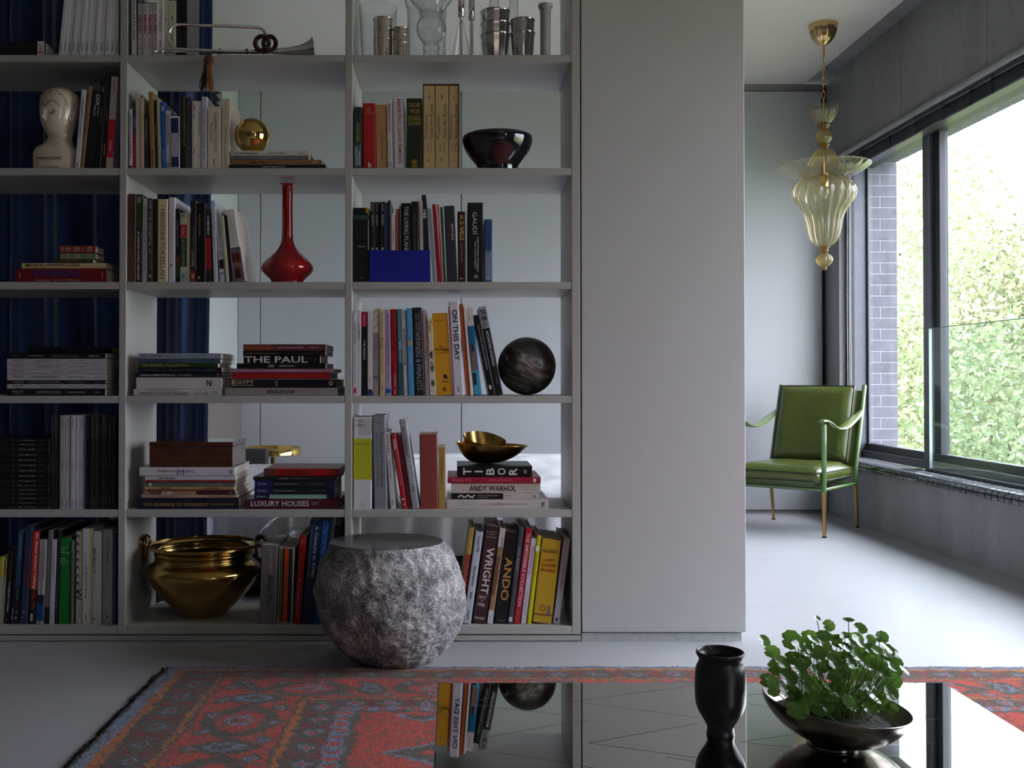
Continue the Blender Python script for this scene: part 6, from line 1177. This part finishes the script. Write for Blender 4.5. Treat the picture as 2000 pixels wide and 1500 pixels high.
for i in range(190):
    if i < len(SPEC): px, py, rp_ = SPEC[i]; Yl = Yw + rr.uniform(-.05, .02)
    else:
        px = 1622 + rr.gauss(0, 58); px = (max(1508, min(1745, px)) if i < 160 else rr.uniform(1640, 1742)); lim = 62 * math.sqrt(max(0, 1 - ((px - 1622) / 142) ** 2)); py = rr.uniform(1310 - lim * 1.1, 1392 if abs(px - 1622) < 80 else (1362 if i < 160 else 1390)); rp_ = rr.uniform(12, 19); Yl = Yw + rr.uniform(-.075, .085)
    c_ = P(px, py, Yl); r_ = rp_ * Yl / F
    nrm = Vector((rr.uniform(-.5, .75), rr.uniform(-1.0, -.1), rr.uniform(.35, 1.0))).normalized()
    o = bpy.data.objects.new('leaf', leaf_me[i % 6]); C.objects.link(o); o.parent = pl; o.location = c_ - Vector(pl.location)
    o.rotation_mode = 'QUATERNION'; o.rotation_quaternion = nrm.to_track_quat('Z', 'Y') @ Vector((0, 0, 1)).rotation_difference(Vector((0, 0, 1))); o.scale = (r_, r_ * rr.uniform(.85, 1), r_)
    ba = rr.uniform(0, 6.28); br = rr.uniform(0, 55) * kw; b0 = Vector((wx + br * math.cos(ba), Yw + br * math.sin(ba) * .8, base_z - .012))
    mid = (b0 + c_) / 2 + Vector(((c_.x - wx) * .25, (c_.y - Yw) * .2, .012)); pts = [b0 * (1 - t) ** 2 + mid * 2 * t * (1 - t) + c_ * t * t for t in (0, .2, .4, .6, .8, 1)]
    MB().tube(pts, .0006, 5).build('stem', M_stem, pl)
pk = MB()                                     # dark wet soil
pk.lathe([(.001, 54 * kw), (60 * kw, 56 * kw), (100 * kw, 52 * kw), (116 * kw, 44 * kw)], (wx, Yw, bz), n=60, axis=ax_, cap=False)
pk.build('soil', mat('wet_soil', (.02, .022, .012), rough=.8, var=.6, vs=90, bump=1, bs=90, dist=.01), pl, kind='stuff')
for dx, col in ((-.085, '4a2c10'), (-.078, 'c8781c')):
    MB().lathe([(.001, 0), (.006, .002), (.007, .008), (.001, .012)], (wx + dx + .012, Yw - .012, wz + 66 * kw), n=12, axis=(.4, -.3, 1)).build('wilted_leaf', mat('wilt_' + col, srgb(col), rough=.6), pl)
# ---------------------------------------------------------------- curtain
M_vel = mat('blue_velvet', (.026, .064, .22), rough=.8, sheen=1.0, var=.15, vs=8, spec=.2)
cu_ = thing('curtain', 'deep blue velvet floor-length curtain hanging behind the left bays', 'curtain', (-1.8, 3.56, 0))
def curt(u, v):
    x = -3.2 + (3.2 - .876) * u; f = x * 46 + 1.2 * math.sin(x * 7) + .5 * math.sin(v * 3 + x * 5)
    y = 3.56 + .030 * math.sin(f) + .012 * math.sin(f * 2.3 + 1) + .01 * math.sin(v * 4 + x * 9)
    return (x, y, .012 + 2.60 * v)
o = MB().grid(curt, 420, 24).build('cloth', M_vel, cu_); solid(o, .004)
MB().tube([(-3.25, 3.56, 2.62), (-.86, 3.56, 2.62)], .009, 8).build('rail', M_frame, cu_)
# ---------------------------------------------------------------- bed
M_lin = mat('white_linen', (.80, .80, .84), rough=.85, bump=.35, bs=22, dist=.01)
bd2 = thing('bed', 'low bed with rumpled white bedding behind the bookcase', 'bed', (-.1, 4.5, 0))
MB().bbox(-1.2, .9, 3.72, 5.36, .03, .19, .01).build('bed_base', mat('bed_base_black', (.012, .012, .014), rough=.7), bd2)
MB().bbox(-1.22, .93, 3.68, 5.38, .191, .36, .04).build('mattress', mat('mattress_sheet', (.55, .54, .56), rough=.9, bump=.2, bs=30), bd2)
def duvet(u, v):
    X0_, X1_ = -.72, 1.0; Ya, Yb2 = 3.60, 5.42; w = .26; tot = (Yb2 - Ya) + 2 * w; s_ = v * tot; x = X0_ + (X1_ - X0_) * u
    if s_ < w: y = Ya + .01; z = .17 + (w - 0) * (s_ / w) * .86; fold = 1 - s_ / w; y += (.022 * math.sin(x * 26 + 3 * math.sin(x * 5)) + .012 * math.sin(x * 61 + 2)) * (.35 + fold)
    elif s_ > tot - w: y = Yb2; z = .17 + w * ((tot - s_) / w) * .86
    else:
        y = Ya + (s_ - w); q = (s_ - w) / (Yb2 - Ya); z = .395 + .03 * math.sin(math.pi * q) ** .5
    ed = min(1, u / .10); z = .175 + (z - .175) * (ed ** .35 * .6 + .4 * min(1, u / .25)) if s_ > w * .5 else z * (1 - .1 * (1 - ed))
    z += .014 * noise.noise(Vector((x * 3.5, y * 3.5, 0))) + .006 * noise.noise(Vector((x * 11, y * 11, 5)))
    return (x, y, z)
o = MB().grid(duvet, 150, 120).build('duvet', M_lin, bd2); solid(o, .012)
def sheet(u, v):
    x = -.95 + .6 * u; z = .17 + .2 * v; y = 3.655 - .01 * v + (.012 * math.sin(x * 31) + .008 * math.sin(x * 60 + 1)) * (1 - v * .5); return (x, y, z)
solid(MB().grid(sheet, 60, 12).build('hanging_sheet', M_lin, bd2), .004)
# round brass tray table beyond the bed
ty = 5.68; ta = P(478, 868, ty); tb_ = P(588, 868, ty); tx = (ta.x + tb_.x) / 2; trr = (tb_.x - ta.x) / 2; tz = P(0, 888, ty).z
tt = thing('brass_tray_table', 'round brass tray table standing beyond the bed', 'side table', (tx, ty, 0))
MB().lathe([(trr, 0), (trr, .042), (trr - .004, .044), (trr - .004, .004), (.01, .004)], (tx, ty, tz), n=64, cap=True).build('tray', M_gold, tt)
MB().lathe([(.012, 0), (.012, tz - .012)], (tx, ty, .012), n=16).build('stem', M_brassd, tt)
MB().lathe([(.11, 0), (.11, .008), (.015, .014)], (tx, ty, 0), n=32).build('base', M_brassd, tt)
bm_ = thing('dark_book', 'black object lying low beside the brass tray beyond the bed', 'book', (tx - trr, ty - .2, 0))
ka, kb2 = P(472, 892, 5.5), P(525, 876, 5.5)
bm_.location = (ka.x, 5.5, 0); bm_['_off'] = (ka.x, 5.5, 0); bm_.name = 'bedside_stand'; bm_['label'] = 'black bedside stand just left of the brass tray'; bm_['category'] = 'stand'
MB().bbox(ka.x, kb2.x, 5.42, 5.5, 0.02, kb2.z, .004).build('body', M_gap, bm_); MB().box(ka.x, kb2.x, 5.42, 5.5, 0, .02).build('foot', M_frame, bm_)
# ---------------------------------------------------------------- chair
M_leath = mat('olive_leather', (.062, .082, .014), rough=.3, var=.14, vs=7, coat=.15, bump=.12, bs=40)
M_grp = mat('green_enamel', (.10, .17, .06), rough=.2, coat=.5); M_pip = mat('dark_piping', (.012, .02, .012), rough=.5); M_bleg = mat('brass_leg', (.46, .30, .12), rough=.3, metal=.9)
M_gleath = mat('arm_leather', (.12, .17, .06), rough=.2, coat=.5)
u_ = Vector((-.76, .65, 0)).normalized(); f_ = Vector((-.67, -.742, 0)).normalized()
N0 = Vector((2.235, 5.455, 0)); Wd, Dp = .478, .472
ch = thing('armchair', 'olive green leather lounge chair with brass legs beside the window', 'chair', (N0.x, N0.y, 0))
def cp_(a, b, z): return N0 + u_ * a + f_ * b + Vector((0, 0, z))
tilt = lambda z: -.0 - .30 * (z - .26)          # rear posts recline backwards
for a in (0, Wd):
    MB().tube([cp_(a, 0, 0.004), cp_(a, .018, .12), cp_(a, .035, .235)], [.0075, .0095, .0115], 14).build('leg', M_bleg, ch)
    MB().tube([cp_(a, Dp, 0.004), cp_(a, Dp, .12), cp_(a, Dp, .235)], [.010, .0115, .0125], 14).build('leg', M_bleg, ch)
    MB().lathe([(.0105, 0), (.0105, .008)], cp_(a, 0, 0), n=14).build('foot_cap', M_gap, ch); MB().lathe([(.0115, 0), (.0115, .008)], cp_(a, Dp, 0), n=14).build('foot_cap', M_gap, ch)
    MB().tube([cp_(a, Dp, .235), cp_(a, Dp, .40), cp_(a, Dp, .585)], .0128, 14).build('front_post', M_grp, ch)
    MB().tube([cp_(a, .035, .235), cp_(a, .028, .33), cp_(a, -.04, .55), cp_(a, -.115, .785)], .0125, 14).build('rear_post', M_grp, ch)
    MB().tube([cp_(a, .035, .245), cp_(a, Dp, .245)], .010, 10).build('side_rail', M_grp, ch)
    arm = catmull([(Dp + .035, .600), (Dp + .0, .603), (Dp - .06, .590), (Dp - .16, .558), (Dp - .27, .560), (Dp - .38, .590), (-.03, .628), (-.06, .640)], 5)
    hwid = catmull([(0, .020), (0, .026), (0, .027), (0, .030), (0, .033), (0, .031), (0, .022), (0, .014)], 5)
    b = MB(); V = []
    for (bb, zz), (_, hw) in zip(arm, hwid):
        for q, (s1, s2) in enumerate(((-1, 0), (-.7, .006), (0, .009), (.7, .006), (1, 0), (.7, -.006), (0, -.008), (-.7, -.006))): V.append(cp_(a + s1 * hw, bb, zz + s2 + .012 * abs(s1) * 0))
    m_ = len(arm); Fs = [(j * 8 + i, j * 8 + (i + 1) % 8, (j + 1) * 8 + (i + 1) % 8, (j + 1) * 8 + i) for j in range(m_ - 1) for i in range(8)] + [tuple(range(8))[::-1], tuple(range((m_ - 1) * 8, m_ * 8))]
    b.add(V, Fs, True).build('armrest', M_gleath, ch)
for bb in (.035, Dp - .01): MB().tube([cp_(0, bb, .245), cp_(Wd, bb, .245)], .010, 10).build('cross_rail', M_grp, ch)
def cushion(name, O, e1, e2, e3, L1, L2, L3, puff, par, m=M_leath, nn=22):
    V = []; Fs = []; b = MB()
    for side in (0, 1):
        def fn(s_, t, side=side):
            p = (1 - abs(2 * s_ - 1) ** 5) * (1 - abs(2 * t - 1) ** 5); ed = .5 * min(1, 6 * min(s_, 1 - s_, t, 1 - t) + .45)
            h = (.5 + (ed + puff * p) * (1 if side else -1)) * L3
            ins = .0 + .010 * (1 - min(1, 8 * min(s_, 1 - s_, t, 1 - t)))
            return O + e1 * (L1 * s_) + e2 * (L2 * t) + e3 * h + e3 * (.0015 * noise.noise(Vector((s_ * 9, t * 7, side))))
        g = MB(); g.grid(fn, nn, nn); b.add(g.v, g.f if side else [q[::-1] for q in g.f], True)
    n1 = nn + 1; tot = n1 * n1
    ring = [i for i in range(nn)] + [j * n1 + nn for j in range(nn)] + [nn * n1 + i for i in range(nn, 0, -1)] + [j * n1 for j in range(nn, 0, -1)]
    b.add([], []); 
    for i in range(len(ring)): q = ring[i]; r2 = ring[(i + 1) % len(ring)]; b.f.append((q, r2, tot + r2, tot + q)); b.sm.append(True)
    o = b.build(name, m, par)
    for side in (0, 1):
        pp = [Vector(b.v[i + side * tot]) for i in ring[::2]]; MB().tube(pp, .0032, 6, closed=True).build('piping', M_pip, o)
    return o
cushion('seat_cushion', cp_(.012, .05, .262), u_, f_, Vector((0, 0, 1)), Wd - .024, Dp + .0, .098, .12, ch)
bn = (cp_(0, -.115, .785) - cp_(0, .028, .33)).normalized(); bt_ = bn.cross(u_).normalized(); bt_ = bt_ if bt_.dot(f_) > 0 else -bt_
cushion('back_cushion', cp_(.03, .035, .35) + bt_ * .004, u_, bn, bt_, Wd - .06, .435, .072, .10, ch)
o = MB().obox(cp_(.0, .028, .335) - bt_ * .004, u_, bt_, bn, Wd, .006, .44); o.build('back_sling', M_leath, ch)
# ---------------------------------------------------------------- pendant lamp
Yp = 5.02; kp = Yp / F; px_ = P(1611, 742, Yp).x
M_amb = glass('amber_glass', (.86, .76, .46), (.34, .20, .03), ior=1.5, power=.6, haze=.13, refl=1.4); M_ambp = glass('pale_amber_glass', (.94, .90, .76), (.42, .30, .08), ior=1.5, power=.5, haze=.10, hcol=(.9, .82, .55), refl=1.4); M_ambd = glass('dark_amber_glass', (.6, .40, .12), (.22, .09, .01), ior=1.5, power=.6, haze=.2, hcol=(.6, .35, .08), refl=1.4)
lamp = thing('pendant_lamp', 'tall ribbed amber blown-glass pendant lamp hanging from a brass chain', 'lamp', (px_, Yp, ZC))
def pz_(py): return P(1611, py, Yp).z
def lz(name, prof, m, ribs=0, amp=0, n=96, cap=False):
    pr = catmull(prof, 4) if len(prof) > 3 else prof
    return MB().lathe([(max(r_, .1) * kp, pz_(y_) - pz_(528)) for y_, r_ in pr][::-1], (px_, Yp, pz_(528)), n=n, ribs=ribs, amp=amp, cap=cap).build(name, m, lamp)
zc = ZC - pz_(45)
MB().lathe([(27 * kp, 0), (27 * kp, -.004), (26 * kp, -.03), (22 * kp, -.065), (14 * kp, -.093), (5 * kp, -.104), (3 * kp, -.106)], (px_, Yp, ZC - .0005), n=48, ribs=12, amp=.03).build('canopy', polished('ceiling_rose_gold', (.62, .44, .22), .16), lamp)
MB().tube([(px_, Yp, ZC - .1), (px_, Yp, pz_(110))], 2.3 * kp, 10).build('rod', M_brassi, lamp)
y_ = 112; i = 0
while y_ < 200:
    c_ = Vector((px_, Yp, pz_(y_ + 7))); t1 = Vector((1, 0, 0)) if i % 2 else Vector((.25, .97, 0))
    MB().tube([c_ + t1 * (3.1 * kp * math.cos(t)) + Vector((0, 0, 8.4 * kp * math.sin(t))) for t in [q * math.pi / 8 for q in range(16)]], .8 * kp, 6, closed=True).build('chain_link', M_brassi, lamp); y_ += 13.2; i += 1
MB().tube([(px_ + .004, Yp, pz_(120)), (px_ + .006, Yp, pz_(160)), (px_ + .016, Yp, pz_(178)), (px_ + .004, Yp, pz_(196)), (px_, Yp, pz_(215))], .0018, 6).build('flex', M_clear, lamp)
MB().tube([(px_, Yp, pz_(205)), (px_, Yp, pz_(350))], 1.1 * kp, 8).build('stem', M_brassi, lamp)
lz('cup', [(208, 26.5), (215, 26), (223, 24), (231, 20), (238, 14), (243, 8)], M_ambp, 14, .05)
lz('collar', [(241, 10), (245, 12), (249, 9), (252, 8), (255, 10)], M_ambd, 12, .05)
lz('bead', [(253, 6), (256, 10.5), (262, 14.2), (268, 15), (274, 13.5), (280, 9), (283, 6)], M_amb, 14, .05)
lz('collar', [(281, 8), (284, 11), (288, 7), (291, 10)], M_ambd, 12, .05)
lz('bell', [(289, 8), (292, 13), (297, 18), (303, 22), (311, 26), (320, 30)], M_amb, 16, .04)
lz('dish', [(324, 86), (326, 85), (334, 75), (341, 62), (345, 48), (346, 30), (345, 12)], M_ambp, 24, .012, 144)
MB().tube([(px_ + 86 * kp * math.cos(t), Yp + 86 * kp * math.sin(t), pz_(324)) for t in [q * math.pi / 48 for q in range(96)]], .0022, 6, closed=True).build('dish_rim', M_ambp, lamp)
lz('shade', [(346, 32), (350, 40), (358, 51), (368, 56.5), (378, 57.5), (390, 54), (402, 46), (415, 38), (428, 33.5), (442, 31), (455, 28.5), (468, 24), (477, 17), (482, 10)], M_ambp, 18, .045, 144)
lz('collar', [(481, 7), (484, 10), (487, 7), (490, 9), (494, 5)], M_ambd, 10, .06)
lz('bead', [(493, 4), (497, 9.5), (503, 14), (509, 15.2), (515, 12.5), (520, 7), (522, 4)], M_amb, 14, .06)
lz('finial', [(521, 2.5), (524, 5), (527, 3.5), (528.5, .5)], M_ambd)
MB().lathe([(8 * kp, 0), (8.5 * kp, 18 * kp), (6 * kp, 22 * kp)], (px_, Yp, pz_(365)), n=20).build('lamp_holder', M_gold, lamp)
MB().lathe([(.5 * kp, 0), (6 * kp, 3 * kp), (8.5 * kp, 9 * kp), (7.5 * kp, 16 * kp), (5 * kp, 22 * kp)], (px_, Yp, pz_(386)), n=20).build('bulb', M_clear, lamp)
run_jobs()
